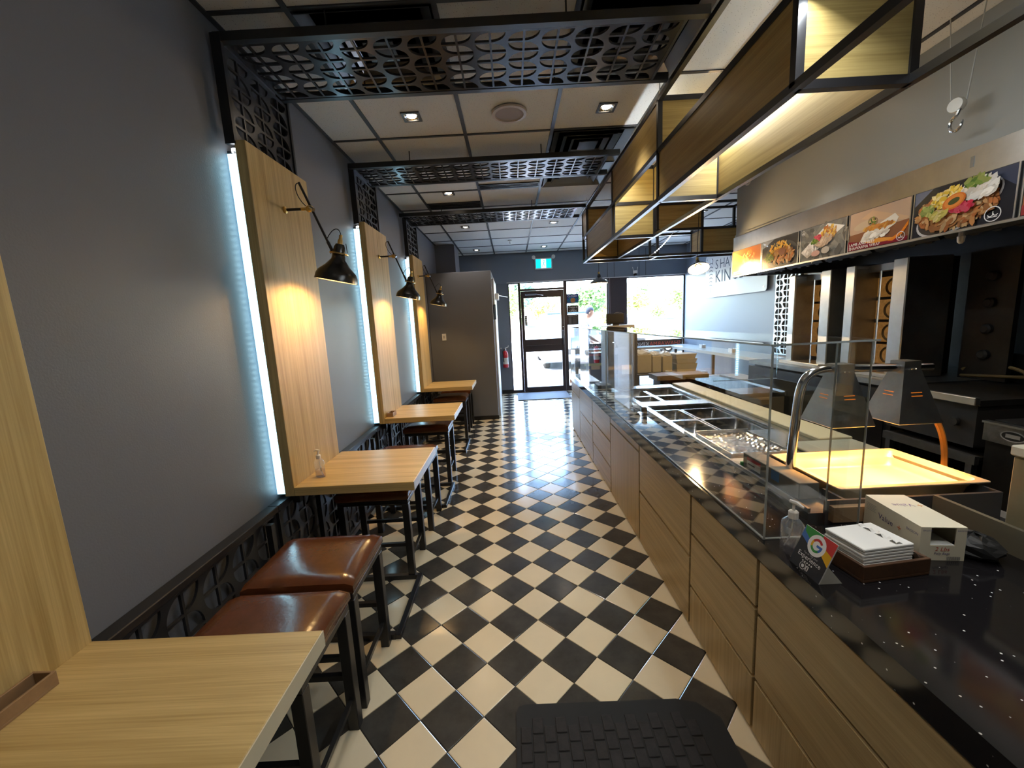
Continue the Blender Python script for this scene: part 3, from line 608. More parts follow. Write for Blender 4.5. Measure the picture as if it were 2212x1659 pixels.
# ================================================================== small things on the tables
m_clear = thin_glass('clear_bottle', (.93, .93, .93), 1.45, boost=2.0, haze=.10)
m_gel = thin_glass('sanitizer_gel', (.86, .82, .84), 1.33, boost=1.2)
def pump_bottle(name, label, loc, s=1.0, rz=0, lvl=.55, rx=.040, ry=.026):
    r = thing(name, label, 'bottle', loc, rz, group='hand sanitizer pump bottles'); r.scale = (s, s, s)
    def ov(prof, n=20):
        mb = MB(); V = []; F = []
        for (k, z) in prof:
            for i in range(n): a = 2*math.pi*i/n; V.append((rx*k*math.cos(a), ry*k*math.sin(a)+0, z))
        for q in range(len(prof)-1):
            for i in range(n): F.append((q*n+i, q*n+(i+1) % n, (q+1)*n+(i+1) % n, (q+1)*n+i))
        F.append(tuple(range(n))[::-1]); mb.add(V, F); return mb
    ov([(.9, 0), (1, .006), (1, .10), (.92, .118), (.6, .132), (.36, .138)]).build('bottle_body', m_clear, r, smooth=True)
    g = ov([(.86, .003), (.95, .008), (.95, .1*lvl), (.93, .1*lvl+.001)]); n = 20; g.f.append(tuple(range(3*n, 4*n))); g.c.append(None); g.build('gel', m_gel, r, smooth=True)
    MB().lathe([(.0165, .136), (.0165, .160), (.013, .164), (.008, .166)], n=18, close=True).build('collar', m_white, r, smooth=True)
    MB().tube([(0, 0, .166), (0, 0, .192)], .0048, 8).build('pump_stem', m_white, r)
    MB().tube([(.014, 0, .196), (-.012, 0, .197), (-.036, 0, .190)], [.0075, .0085, .004], 8).build('pump_head', m_white, r, smooth=True)
    MB().tube(bez((0, 0, .15), (0, 0, .1), (.005, 0, .06), (.028, 0, .01), 8), .0026, 6).build('dip_tube', m_white, r)
    box('label_patch', (rx*.55, rx*.9, -ry*.7-.001, -ry*.7, .05, .075), m_white, r)
    return r
pump_bottle('sanitizer_bottle', 'clear sanitizer pump bottle on the second oak table against its panel', (-1.035, 2.0, .7), .72, -.3)
def holder(loc, label, L_=.12, rz=0):
    r = thing('wooden_holder', label, 'holder', loc, rz, group='small wooden holders on the tables'); m = wood_y if False else mat('walnut_holder', S(150, 118, 84), .5, var=.12, vscale=40)
    h, w_ = .034, .052
    for nm, d in (('base', (0, w_, 0, L_, 0, .006)), ('side', (0, .006, 0, L_, .006, h)), ('side', (w_-.006, w_, 0, L_, .006, h)), ('end', (.006, w_-.006, 0, .006, .006, h)), ('end', (.006, w_-.006, L_-.006, L_, .006, h))): box(nm, d, m, r, b=.001)
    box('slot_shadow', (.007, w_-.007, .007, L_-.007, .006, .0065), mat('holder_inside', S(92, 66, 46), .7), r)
holder((-1.10, .605, .70), 'brown wooden holder on the nearest table at the photo left edge', .18)
holder((-1.098, 3.34, .70), 'small wooden block holder on the third oak table', .10)
# ================================================================== service counter: cabinets and worktop
CX = .758
UN = [(-.9, .45, (.215, .458), 'y', 'nearest counter cabinet, mostly below the photo'), (.45, 1.19, (.215, .458), 'y', 'oak counter cabinet below the black napkin end of the counter'), (1.19, 1.68, (.213, .47), 'y', 'narrow oak counter cabinet with three drawers below the near guard corner'),
      (1.68, 2.41, (.347,), 'y', 'oak counter cabinet with two panels, third from the camera'), (2.41, 3.15, (.60,), 'z', 'oak counter cabinet with thin top drawer and tall door'), (3.15, 3.88, (.22, .44), 'y', 'oak counter cabinet with three drawers in the middle of the counter'),
      (3.88, 4.63, (.37,), 'y', 'oak counter cabinet with two panels, second from the far end'), (4.63, 5.25, (.52,), 'z', 'oak counter cabinet at the far end near the entrance mat')]
for (y0, y1, zs, ax, lb) in UN:
    r = thing('counter_cabinet', lb, 'cabinet', (CX, y0, 0), group='oak fronted counter cabinets'); d = y1-y0
    box('carcass', (.018, .225, .0005, d-.0005, .0, .652), m_blackmat, r)
    zz = [.008]+list(zs)+[.652]
    for k in range(len(zz)-1):
        up = (ax == 'z' and k == 0)
        box('door' if up else 'drawer_front', (0, .0175, .008, d-.008, zz[k]+.0065, zz[k+1]-.0065), wood_dz if up or (k == 0 and len(zs) == 2 and y0 < 1.5) else wood_dy, r, b=.0012)
r = thing('countertop', 'long polished black speckled quartz countertop on the oak cabinets', 'countertop', (0, 0, 0))
MB().prism([(.752, -.9), (1.385, -.9), (1.385, 1.25), (.985, 1.25), (.985, 5.30), (.752, 5.30)], .655, .72).build('slab', m_quartz, r)
tag(box('counter_end_panel', (.776, .985, 5.252, 5.29, 0, .655), wood_dz), 'oak end panel closing the far end of the counter', 'panel')
struct(box('trim_4', (1.386, 1.40, -.9, 1.27, 0, .80), mat('counter_back_upstand', S(120, 112, 92), .5)), 'low tan upstand behind the near counter')
# ================================================================== sneeze guard (two glass cases)
def sheet(parent, name, d, edges):
    o = box(name, d, m_guard, parent)
    for e in edges: box('polished_edge', e, m_edge, parent)
def guard(y0, y1, label, fin):
    r = thing('sneeze_guard', label, 'sneeze guard', (0, 0, 0), group='clear sneeze guards on the counter'); x0, x1, z0, z1 = .766, 1.085, .7205, 1.335; t = .006
    sheet(r, 'front_glass', (x0, x0+t, y0, y1, z0, z1), [(x0-.0004, x0+t+.0004, y0-.0015, y0, z0, z1), (x0-.0004, x0+t+.0004, y1, y1+.0015, z0, z1), (x0-.0005, x0+t+.0005, y0, y1, z0, z0+.004)])
    sheet(r, 'top_glass', (x0, x1, y0, y1, z1, z1+t), [(x0-.0015, x0, y0, y1, z1, z1+t), (x1, x1+.0015, y0, y1, z1, z1+t), (x0, x1, y0-.0015, y0, z1, z1+t), (x0, x1, y1, y1+.0015, z1, z1+t)])
    for ye, nm in ((y0, 'end_glass'), (y1-t, 'end_glass')):
        xe = x0+.30 if ye == y0 and fin else x0+.212
        sheet(r, nm, (x0+t, xe, ye, ye+t, z0, z1), [(xe, xe+.0015, ye-.0003, ye+t+.0003, z0, z1), (x0+t, xe, ye-.0003, ye+t+.0003, z0, z0+.003)])
    if fin:
        sheet(r, 'glass_fin', (x0+.252, x0+.257, y0+t, y0+.075, z0+.05, z1), [(x0+.2515, x0+.2575, y0+.075, y0+.0765, z0+.05, z1)])
        sheet(r, 'hatch_glass', (x0+t, x0+.25, y0+.35, y0+.355, 1.18, z1), [(x0+t, x0+.25, y0+.3495, y0+.3555, 1.178, 1.18)])
guard(1.185, 3.29, 'clear acrylic sneeze guard at the near end of the counter', True)
guard(3.32, 5.28, 'clear acrylic sneeze guard at the far end of the counter', False)
# ================================================================== prep table with wells and pans
r = thing('prep_table', 'stainless prep table with sunken wells behind the counter', 'prep table', (0, 0, 0)); zt = .742
m_pt = mat('prep_table_steel', (.62, .63, .63), .25, metal=1, var=.1, vscale=8)
holes = [(1.03, 1.53, 3.23, 3.87), (1.03, 1.53, 2.30, 3.08)]
mb = MB(); ys = [1.745, 2.30, 3.08, 3.23, 3.87, 4.02]; xs = [.99, 1.03, 1.53, 1.58]
for i in range(3):
    for j in range(5):
        if i == 1 and j in (1, 3): continue
        mb.box(xs[i], xs[i+1], ys[j], ys[j+1], zt-.012, zt)
mb.build('table_top', m_pt, r)
for (a, b, c, d) in holes:
    m = MB().box(a, b, c, d, zt-.20, zt-.19); 
    for q in ((a, a+.006, c, d), (b-.006, b, c, d), (a, b, c, c+.006), (a, b, d-.006, d)): m.box(*q, zt-.19, zt-.012)
    m.build('well', m_steeld, r)
box('front_apron', (.984, .99, 1.75, 4.02, .722, .745), m_pt, r); box('body', (.99, 1.58, 1.745, 4.02, .02, .53), m_steeld, r); box('end_panel', (.99, 1.58, 4.02, 4.03, .02, .73), m_steeld, r)
for x, y in ((1.02, 1.78), (1.55, 1.78), (1.02, 3.97), (1.55, 3.97)): box('leg', (x-.02, x+.02, y-.02, y+.02, 0, .02), m_black, r)
tag(box('raised_steel_rail', (.990, 1.0, 1.30, 2.30, .742, .758), m_steel), 'raised steel rail along the counter side of the prep table', 'rail')
def pan(name, label, x0, x1, y0, y1, z, dep, m, grp, rim=.012, rr=.02):
    r = thing(name, label, 'food pan', (x0, y0, z), group=grp); W_, D_ = x1-x0, y1-y0
    def rr_(i, z, rad):
        P = []
        for (cx_, cy_, a0) in ((W_-i-rad, D_-i-rad, 0), (i+rad, D_-i-rad, 90), (i+rad, i+rad, 180), (W_-i-rad, i+rad, 270)):
            for k in range(5): a = math.radians(a0+22.5*k); P.append((cx_+rad*math.cos(a), cy_+rad*math.sin(a), z))
        return P
    loops = [rr_(0, -.004, .01), rr_(0, 0, .01), rr_(rim, 0, rr), rr_(rim+.002, -.006, rr), rr_(rim+.008, -dep*.4, rr), rr_(rim+.010, -dep*.42, rr), rr_(rim+.016, -dep+.01, rr), rr_(rim+.026, -dep, rr)]
    V = [p for l in loops for p in l]; n = 20; F = [(a*n+k, a*n+(k+1) % n, (a+1)*n+(k+1) % n, (a+1)*n+k) for a in range(len(loops)-1) for k in range(n)]; F.append(tuple((len(loops)-1)*n+k for k in range(n)))
    mb = MB(); mb.add(V, F); o = mb.build('pan_body', m, r, smooth=45, recalc=False); return r
m_pan = mat('pan_steel', (.58, .57, .55), .22, metal=1)
g = 'stainless food pans in the prep table'
for n_, (a, b, c, d) in enumerate(holes):
    xm, ym = (a+b)/2-.03, (c+d)/2-(.02 if n_ else 0); pos = 'far' if n_ == 0 else 'near'
    top = d-.01 if n_ == 0 else d-.09
    for (x0, x1, y0, y1, w_) in ((a+.01, xm-.004, ym+.004, top, 'back left'), (xm+.004, b-.01, ym+.004, top, 'back right'), (a+.01, xm-.004, c+.01, ym-.004, 'front left'), (xm+.004, b-.01, c+.01, ym-.004, 'front right')):
        pan('food_pan', f'empty stainless food pan, {w_} of four in the {pos} well', x0, x1, y0, y1, zt-.018, .12, m_pan, g)
# cutting boards
tag(box('cutting_board', (1.585, 1.76, 2.03, 3.98, .738, .762), mat('yellowed_cutting_board', S(214, 205, 168), .5), b=.004), 'long cream cutting board along the kitchen side of the prep table', 'cutting board')
tag(box('cutting_board', (1.40, 1.745, 1.73, 2.02, .7425, .756), mat('grey_cutting_board', S(172, 176, 158), .5), b=.004), 'grey green cutting board between the foil tray and heat lamps', 'cutting board')
struct(box('trim_5', (1.585, 1.75, 1.76, 3.98, .60, .737), m_steeld), 'steel ledge carrying the boards')
# foil covered tray and papers
r = thing('foil_tray', 'shallow metal tray lined with crumpled foil before the food pans', 'tray', (1.03, 1.86, .7425))
box('tray_base', (0, .30, 0, .38, 0, .006), m_steel, r)
for d in ((0, .30, 0, .006, .006, .02), (0, .30, .374, .38, .006, .03), (0, .006, .006, .374, .006, .02), (.294, .3, .006, .374, .006, .02)): box('tray_rim', d, m_steel, r)
mb = MB(); V = []; n = 22
for i in range(n+1):
    for j in range(n+1): x, y = .01+.28*i/n, .01+.36*j/n; e = min(i, j, n-i, n-j); V.append((x, y, .010+random.random()*(.007 if x > .18 or e < 2 else .0015)))
mb.add(V, [(i*(n+1)+j, (i+1)*(n+1)+j, (i+1)*(n+1)+j+1, i*(n+1)+j+1) for i in range(n) for j in range(n)]); mb.build('foil_liner', mat('foil', (.75, .74, .72), .22, metal=1), r, recalc=False)
r = thing('wrap_box', 'grey cling film box with red label under the guard', 'box', (1.03, 1.40, .7425)); box('carton', (0, .075, 0, .36, 0, .062), mat('grey_carton', S(112, 106, 94), .6), r, b=.002)
P = Print((-.0003, .33, .008), (0, -1, 0), (0, 0, 1), (-1, 0, 0)); P.rect(0, 0, .10, .045, (.62, .58, .5)); P.rect(.0, .03, .10, .045, (.5, .06, .05)); P.rect(.01, .012, .06, .018, (.15, .12, .1)); P.rect(.17, .01, .22, .05, (.10, .2, .36)); P.build('carton_label', m_printm, r)
for k, (x, y, w_, d, c, lb) in enumerate(((1.01, 1.77, .16, .07, S(214, 196, 170), 'folded paper menu lying beside the foil tray'), (1.15, 1.78, .13, .06, S(228, 206, 180), 'cream paper packet lying beside the foil tray'), (1.02, 1.755, .05, .012, S(40, 140, 60), 'green packet corner below the paper menu'))):
    tag(box('paper_packet', (x, x+w_, y, y+d, .7425, .7425+.006*(k+1)), mat(f'packet_{k}', c, .6), b=.001), lb, 'packet')
# ================================================================== heat lamp unit
r = thing('heat_lamp', 'chrome twin heat lamp on a bent pole over the golden pan', 'heat lamp', (1.10, 1.555, .742))
MB().lathe([(.034, 0), (.034, .010), (.026, .016), (.021, .024)], n=24, close=True).build('flange', m_chrome, r, smooth=True)
pts = [(0, 0, .01), (.006, 0, .15), (.016, 0, .30)]+[Vector(p) for p in bez((.018, 0, .33), (.024, 0, .43), (.055, 0, .455), (.12, 0, .462), 10)]+[(.3, 0, .455), (.53, 0, .448)]
MB().tube(pts, .0165, 16).build('pole', m_chrome, r, smooth=True)
def pyr(cx, name):
    h0, h1 = .245, .478; a0, a1x, a1y = .083, .032, .03; V = []
    for (ax_, ay_, z) in ((a0, a0, h0), (a1x, a1y, h1-.03), (a1x, a1y, h1)): V += [(cx-ax_, -ay_, z), (cx+ax_, -ay_, z), (cx+ax_, ay_, z), (cx-ax_, ay_, z)]
    V += [(cx+.97*(x-cx), .97*y, z-.003) for (x, y, z) in V]
    F = [(l*4+k, l*4+(k+1) % 4, l*4+4+(k+1) % 4, l*4+4+k) for l in (0, 1) for k in range(4)]+[(8, 9, 10, 11)]
    F += [tuple(12+i for i in f[::-1]) for f in F]+[(k, 12+k, 12+(k+1) % 4, (k+1) % 4) for k in range(4)]
    mb = MB(); mb.add(V, F); o = mb.build(name, m_steeld, r, recalc=False)
    for z in (.345, .358):
        f = 1-(z-h0)/(h1-.03-h0); hw = a1x+(a0-a1x)*f; hy = a1y+(a0-a1y)*f
        for d in ((cx-.02, cx+.02, -hy-.0012, -hy+.001, z, z+.003), (cx-hw-.0012, cx-hw+.001, -.02, .02, z, z+.003)): box('vent_slot', d, mat('glowing_vent', (.2, .06, .01), .5, emit=(1, .25, .02), estr=.2), o)
    for q in (-.008, .008): MB().sphere((cx+q, -a1y-.004, .448), .0032, 8, 6).build('rivet', m_chrome, o, smooth=True)
    MB().sphere((cx, 0, .31), (.03, .03, .035), 14, 10).build('heat_bulb', mat('heat_bulb_glow', (1, .5, .2), .4, emit=(1, .36, .06), estr=30), r, smooth=True)
    l = bpy.data.lights.new('heat_beam', 'SPOT'); l.energy = 11; l.color = (1, .45, .10); l.spot_size = math.radians(105); l.spot_blend = .5; l.shadow_soft_size = .03
    q = bpy.data.objects.new('heat_beam', l); COL.objects.link(q); q.parent = r; q.location = (cx, 0, .262)
pyr(.175, 'shade'); pyr(.43, 'shade')
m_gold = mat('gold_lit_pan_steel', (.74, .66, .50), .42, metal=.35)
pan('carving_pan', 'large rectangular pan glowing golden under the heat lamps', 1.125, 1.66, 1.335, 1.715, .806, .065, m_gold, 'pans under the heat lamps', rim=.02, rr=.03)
r = thing('pan_well', 'grey sheet metal well holding the golden pan', 'pan well', (1.04, 1.285, 0)); m_well = mat('painted_grey_metal', (.07, .072, .076), .45)
for nm, d in (('front_wall', (.0, .60, 0, .01, .66, .79)), ('back_wall', (.09, .60, .44, .45, .742, .80)), ('left_wall', (.07, .08, .01, .11, .742, .785)), ('right_wall', (.59, .60, .01, .44, .66, .79)), ('well_floor', (.54, .59, .01, .44, .66, .67)), ('ledge', (.605, .66, -.05, .2, .672, .70)), ('deck', (-.05, .07, .01, .458, .66, .742))): box(nm, d, m_well if nm != 'ledge' else mat('ledge_grey', (.2, .19, .18), .5), r)
tag(box('cardboard_pad', (1.05, 1.30, 1.262, 1.284, .722, .775), mat('warm_cardboard', S(150, 118, 84), .7)), 'brown cardboard strip standing below the heat lamp pole', 'cardboard')
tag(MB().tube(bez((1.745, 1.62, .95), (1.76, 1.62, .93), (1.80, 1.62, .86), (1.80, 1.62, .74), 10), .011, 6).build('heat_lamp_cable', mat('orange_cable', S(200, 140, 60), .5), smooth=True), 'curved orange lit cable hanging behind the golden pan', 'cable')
# ================================================================== things on the near counter
pump_bottle('sanitizer_bottle', 'large clear sanitizer pump bottle on the black counter by the card', (.808, 1.115, .72), .80, 1.9, .35, .042, .030)
r = thing('review_card', 'tilted black review card stand with coloured circle logo on the counter', 'card stand', (.775, 1.075, .7205))
tl = Vector((.045, 0, .108)); ux = Vector((0, -.112, 0)); uy = tl; nrm = Vector((-.108, 0, .045)).normalized()
def cardp(u, v, d=0): return ux*u+uy*v+nrm*d
mb = MB(); V = [cardp(a, b, d) for d in (0, -.003) for (a, b) in ((0, 0), (1, 0), (1, 1), (0, 1))]; mb.add(V, [(0, 1, 2, 3), (7, 6, 5, 4)]+[(k, 4+k, 4+(k+1) % 4, (k+1) % 4) for k in range(4)]); mb.build('card', m_white, r)
u_, v_ = ux.normalized(), uy.normalized(); Wc, Hc = ux.length, uy.length
P = Print((0, 0, 0), u_, v_, nrm); K = (.012, .013, .02); R_, G_, B_, Y_ = (.55, .03, .03), (.03, .28, .05), (.05, .16, .5), (.75, .42, .01)
P.rect(0, 0, Wc, Hc, K); P.poly([(0, Hc), (0, Hc*.72), (Wc*.3, Hc*.60), (Wc*.55, Hc)], B_); P.poly([(0, Hc), (Wc*.05, Hc*.86), (Wc*.35, Hc*.70), (Wc*.6, Hc*.75), (Wc*.65, Hc)], G_); P.poly([(Wc*.62, Hc), (Wc*.5, Hc*.72), (Wc, Hc*.52), (Wc, Hc)], R_); P.poly([(Wc*.65, Hc*.62), (Wc, Hc*.42), (Wc, Hc*.78), (Wc*.6, Hc*.80)], Y_); P.poly([(Wc*.58, Hc), (Wc*.56, Hc*.80), (Wc, Hc*.68), (Wc, Hc)], R_)
c0, c1 = Wc*.52, Hc*.70; P.ell(c0, c1, .030, .030, (.85, .85, .85)); q = math.radians
P.ring(c0, c1, .0125, .0195, R_, q(35), q(150)); P.ring(c0, c1, .0125, .0195, Y_, q(150), q(205)); P.ring(c0, c1, .0125, .0195, G_, q(205), q(310)); P.ring(c0, c1, .0125, .0195, B_, q(310), q(362)); P.rect(c0, c1-.003, c0+.0195, c1+.0035, B_)
P.text('Tap to rate your', .0075, Wc/2, Hc*.40, (.5, .5, .5), 'CENTER'); P.text('Experience', .0185, Wc/2, Hc*.28, (.85, .85, .85), 'CENTER')
for k in range(5): P.ell(Wc*.36+k*.008, Hc*.22, .0024, .0024, (.85, .85, .85), 8)
P.ring(Wc*.42, Hc*.11, .009, .0105, (.8, .8, .8)); P.ell(Wc*.42, Hc*.11, .005, .005, (.8, .8, .8), 10); P.rect(Wc*.52, Hc*.05, Wc*.60, Hc*.17, (.7, .7, .7)); P.rect(Wc*.545, Hc*.06, Wc*.575, Hc*.15, K); P.build('card_print', m_print, r)
mb = MB(); mb.add([cardp(1, 0, -.003), cardp(1, .0, -.003)+Vector((.06, 0, 0)), cardp(1, .45, -.003), cardp(.9, 0, -.003), cardp(.9, 0, -.003)+Vector((.06, 0, 0)), cardp(.9, .45, -.003)], [(0, 1, 2), (5, 4, 3), (0, 3, 4, 1), (1, 4, 5, 2)]); mb.build('easel_foot', mat('clear_easel', (.55, .55, .5), .3), r)
r = thing('napkin_tray', 'dark wooden napkin tray on the black counter', 'tray', (.888, .958, .7205), .12); h = .046; W_, D_ = .200, .140
for nm, d in (('base', (0, W_, 0, D_, 0, .008)), ('side', (0, W_, 0, .009, .008, h)), ('side', (0, W_, D_-.009, D_, .008, h)), ('side', (0, .009, .009, D_-.009, .008, h)), ('side', (W_-.009, W_, .009, D_-.009, .008, h))): box(nm, d, m_rust, r, b=.0012)
r = thing('napkin_stack', 'stack of white paper napkins filling the wooden tray', 'napkins', (.900, .975, .7290), .12)
for k in range(9): box('napkin', (.0+random.uniform(-.002, .002), .150+random.uniform(-.003, .003), 0, .118, k*.0085, k*.0085+.0083), m_paper, r, b=.002)
mb = MB(); V = []; n = 10
for i in range(n+1):
    for j in range(n+1): x, y = .10+.085*i/n, .005+.105*j/n; V.append((x, y, .078-.062*(i/n)**1.5+.006*math.sin(j*1.9+i)+.004*random.random()))
mb.add(V, [(i*(n+1)+j, (i+1)*(n+1)+j, (i+1)*(n+1)+j+1, i*(n+1)+j+1) for i in range(n) for j in range(n)]); mb.build('loose_napkin', m_paper, r, recalc=False)
r = thing('bag_carton', 'white 2 Lbs Poly Bags carton with dark dispensing slot', 'box', (1.118, 1.045, .7205), -.13); W_, D_, h = .114, .212, .098; t_ = .002
m_ct = mat('white_carton', S(226, 216, 190), .55)
for nm, d in (('carton_side', (0, t_, 0, D_, 0, h)), ('carton_side', (W_-t_, W_, 0, D_, 0, h)), ('carton_back', (t_, W_-t_, D_-t_, D_, 0, h)), ('carton_top', (0, W_, 0, D_, h, h+t_)), ('carton_bottom', (t_, W_-t_, t_, D_-t_, 0, t_))): box(nm, d, m_ct, r)
mb = MB().box(t_, .026, 0, t_, 0, h).box(.088, W_-t_, 0, t_, 0, h).box(.026, .088, 0, t_, 0, .045); mb.build('carton_front', m_ct, r)
for k in range(2): box('plastic_bag', (.02, .09, .004, .19, .036+.006*k, .040+.006*k), m_white, r, b=.001)
P = Print((0, -.0002, 0), (1, 0, 0), (0, 0, 1), (0, -1, 0)); P.text('2 Lbs', .017, W_/2, .029, (.5, .06, .04), 'CENTER', shear=.2); P.text('Poly Bags', .0105, W_/2, .018, (.12, .1, .2), 'CENTER', shear=.15); P.text('BAGSON', .006, .005, h-.010, (.15, .12, .25)); P.text('BAGSON', .006, .090, h-.010, (.15, .12, .25))
for k in range(14): P.rect(.070+k*.0024, .002, .070+k*.0024+(.0008, .0014)[k % 2], .013, (.1, .1, .12))
P.build('front_print', m_printm, r)
P = Print((-.0002, D_, 0), (0, -1, 0), (0, 0, 1), (-1, 0, 0)); P.text('Value', .026, .060, .050, (.10, .07, .18)); P.text('+', .030, .132, .048, (.7, .15, .03)); P.text('BAGSON', .010, .165, .070, (.15, .12, .25))
for k in range(5): P.rect(.008, .060+k*.005, .05-.004*(k % 2), .0615+k*.005, (.45, .42, .36))
P.build('side_print', m_printm, r)
P = Print((W_, D_*.78, h+t_), (-1, 0, 0), (0, -1, 0), (0, 0, 1)); P.text('Value', .026, .03, .02, (.25, .16, .28)); P.text('+', .034, .005, .02, (.7, .3, .08)); P.build('top_print', m_printm, r)
r = thing('black_cloth', 'crumpled black cloth on the counter behind the carton', 'cloth', (1.29, 1.06, .7205)); mb = MB(); mb.sphere((0, 0, .03), (.055, .06, .035), 14, 10)
mb.v = [(x+random.uniform(-.006, .006), y+random.uniform(-.006, .006), max(0, z+random.uniform(-.006, .006))) for (x, y, z) in mb.v]; mb.build('cloth', m_blackmat, r, recalc=False)
# things on the far counter under the guard
r = thing('napkin_dispenser', 'black countertop napkin dispenser under the far guard', 'dispenser', (.80, 3.78, .7205)); box('case', (0, .13, 0, .2, 0, .085), mat('grey_plastic', (.16, .16, .17), .5), r, b=.006); box('dispensing_slot', (.03, .10, .03, .17, .0855, .087), m_blackmat, r); box('face_plate', (-.002, 0, .02, .18, .01, .07), m_steeld, r)
r = thing('glass_lid_box', 'shallow clear lidded box on the counter near the guard joint', 'box', (.80, 3.38, .7205)); box('tub', (0, .15, 0, .22, 0, .045), m_cream, r, b=.006); box('lid', (-.004, .154, -.004, .224, .046, .052), m_guard, r)
r = thing('bag_bucket', 'round white bucket wrapped in clear plastic on the counter', 'bucket', (.845, 3.12, .7205)); MB().lathe([(.001, 0), (.05, 0), (.062, .09), (.066, .095), (.064, .10), (.001, .102)], n=24).build('tub', m_white, r, smooth=30)
r = thing('plastic_bag_heap', 'crumpled clear plastic bag heap beside the white bucket', 'plastic bags', (.88, 2.98, .7205)); mb = MB(); mb.sphere((0, 0, .035), (.06, .08, .04), 16, 10); mb.v = [(x+random.uniform(-.008, .008), y+random.uniform(-.008, .008), max(0, z+random.uniform(-.008, .008))) for (x, y, z) in mb.v]; mb.build('bag', mat('cloudy_plastic', (.62, .66, .72), .25), r, recalc=False)
tag(box('dark_tag', (.93, .96, 2.86, 2.90, .7205, .78), mat('brown_tag', S(120, 100, 84), .6), b=.002), 'small brown tag standing at the prep table edge', 'tag')
tag(box('white_board', (.80, .975, 4.5, 5.2, .7205, .735), m_white, b=.004), 'flat white tray at the far end of the counter', 'tray')
# ================================================================== hanging steel frame with oak panels
x0, x1 = .905, 1.25; z1, z2, z3 = 2.11, 2.376, 2.652; tb = .013
m_fr = mat('black_steel_tube', (.016, .015, .016), .3, spec=.6)
r = thing('hanging_frame', 'black steel hanging frame with oak panels above the counter', 'hanging shelf', (0, 0, 0))
def bar(a, b, nm='frame_bar'): MB().tube([a, b], tb, 4, square=True).build(nm, m_fr, r)
Y0, Y1 = -1.2, 4.95; ys = [-.95, .20, 1.345, 2.49, 3.55, 4.70]; fx = [1.69, 2.19, 2.68, 3.17]
for (x, z) in ((x0, z3), (x0, z2), (x0, z1), (x1, z1), (x1, z3)): bar((x, Y0, z), (x, Y1 if x == x0 else 4.7, z), 'long_rail')
for y in ys+[Y1]:
    for x in ((x0, x1) if y < 4.9 else (x0,)): bar((x, y, z1), (x, y, z3), 'post')
    if y < 4.6:
        for z in (z1, z2, z3): bar((x0, y, z), (x1, y, z), 'cross_bar')
for y in (4.70, 4.95):
    for z in (z1, z2, z3): bar((x0, y, z), (3.3, y, z), 'cross_rail')
    for x in fx: bar((x, y, z1), (x, y, z3), 'post')
for x in fx:
    for z in (z1, z2, z3): bar((x, 4.7, z), (x, 4.95, z), 'tie_bar')
e = tb
def py(nm, x, ya, yb, za, zb): box(nm, (x-.006, x+.006, ya+e, yb-e, za+e, zb-e), wood_fy, r)
def px_(nm, y, xa, xb, za, zb): box(nm, (xa+e, xb-e, y-.006, y+.006, za+e, zb-e), wood_fx, r)
py('oak_panel', x0, 3.55, 4.70, z1, z2); py('oak_panel', x0, 1.345, 2.49, z1, z2); py('oak_panel', x0, -.95, .20, z1, z2); py('oak_panel', x0, 2.49, 3.55, z2, z3); py('oak_panel', x0, .20, 1.345, z2, z3); py('oak_panel', x0, 4.70, 4.95, z2, z3)
py('oak_panel', x1, 1.345, 2.49, z1, z2); py('oak_panel', x1, 3.55, 4.70, z1, z2); py('oak_panel', x1, 2.49, 3.55, z2, z3); py('oak_panel', x1, .2, 1.345, z2, z3)
for y in (1.345, 2.49, 3.55, 4.70): px_('oak_panel', y, x0, x1, z1, z2)
for y in (2.49, 4.70, 3.55): px_('oak_panel', y, x0, x1, z2, z3)
px_('oak_panel', 4.70, 1.69, 2.19, z2, z3); px_('oak_panel', 4.70, 2.19, 2.68, z1, z2); px_('oak_panel', 4.70, 3.17, 3.3, z1, z2); py('oak_panel', 2.19, 4.70, 4.95, z1, z2)
for (x, y) in ((x0, 2.49), (x1, 2.49), (x0, .2), (x1, .2), (x0, 4.7), (2.19, 4.7), (3.17, 4.7), (x1, 3.9)): MB().tube([(x, y, z3), (x, y, ZC-.002)], .003, 6).build('hanger_cable', m_chrome, r)
m_ledw = mat('cool_led_tape', (.9, .95, 1), .4, emit=(.85, .93, 1), estr=14)
for (ya, yb, x, z) in ((2.55, 3.5, x0+.035, z3-.03), (1.40, 2.44, x1-.02, z2+.016), (.26, 1.30, x0+.022, z2-.03)):
    MB().box(x-.004, x+.004, ya, yb, z-.002, z+.002).build('led_tape', m_ledw, r)
    l = bpy.data.lights.new('shelf_led', 'AREA'); l.shape = 'RECTANGLE'; l.size = .02; l.size_y = yb-ya; l.energy = 4; l.color = (.88, .95, 1)
    o = bpy.data.objects.new('shelf_led', l); COL.objects.link(o); o.parent = r; o.location = (x+(.006 if x < 1 else -.006), (ya+yb)/2, z-.006); o.rotation_euler = (0, math.radians(25 if x < 1 else -25), 0)
r = thing('loose_led_tape', 'loose strip of white LED tape dangling from the hanging frame', 'led strip', (0, 0, 0))
pth = bez((1.86, 4.66, 2.345), (1.80, 4.68, 2.28), (1.72, 4.66, 2.17), (1.56, 4.62, 2.085), 16); MB().tube(pth, .0045, 4).build('tape', mat('led_tape_back', (.7, .72, .75), .4), r)
mb = MB()
for p in pth[3:-3]: mb.sphere((p.x, p.y-.005, p.z), .0055, 6, 4)
o = mb.build('led_dots', m_ledw, r); o['kind'] = 'stuff'
tag(MB().lathe([(.012, 0), (.018, .006), (.012, .012), (.008, .006), (.012, 0)], (1.31, 2.30, 2.128), 14, axis=(1, .4, 0)).build('eye_bolt', m_white, smooth=True), 'small white ring hanging at the frame corner before the hood', 'ring')
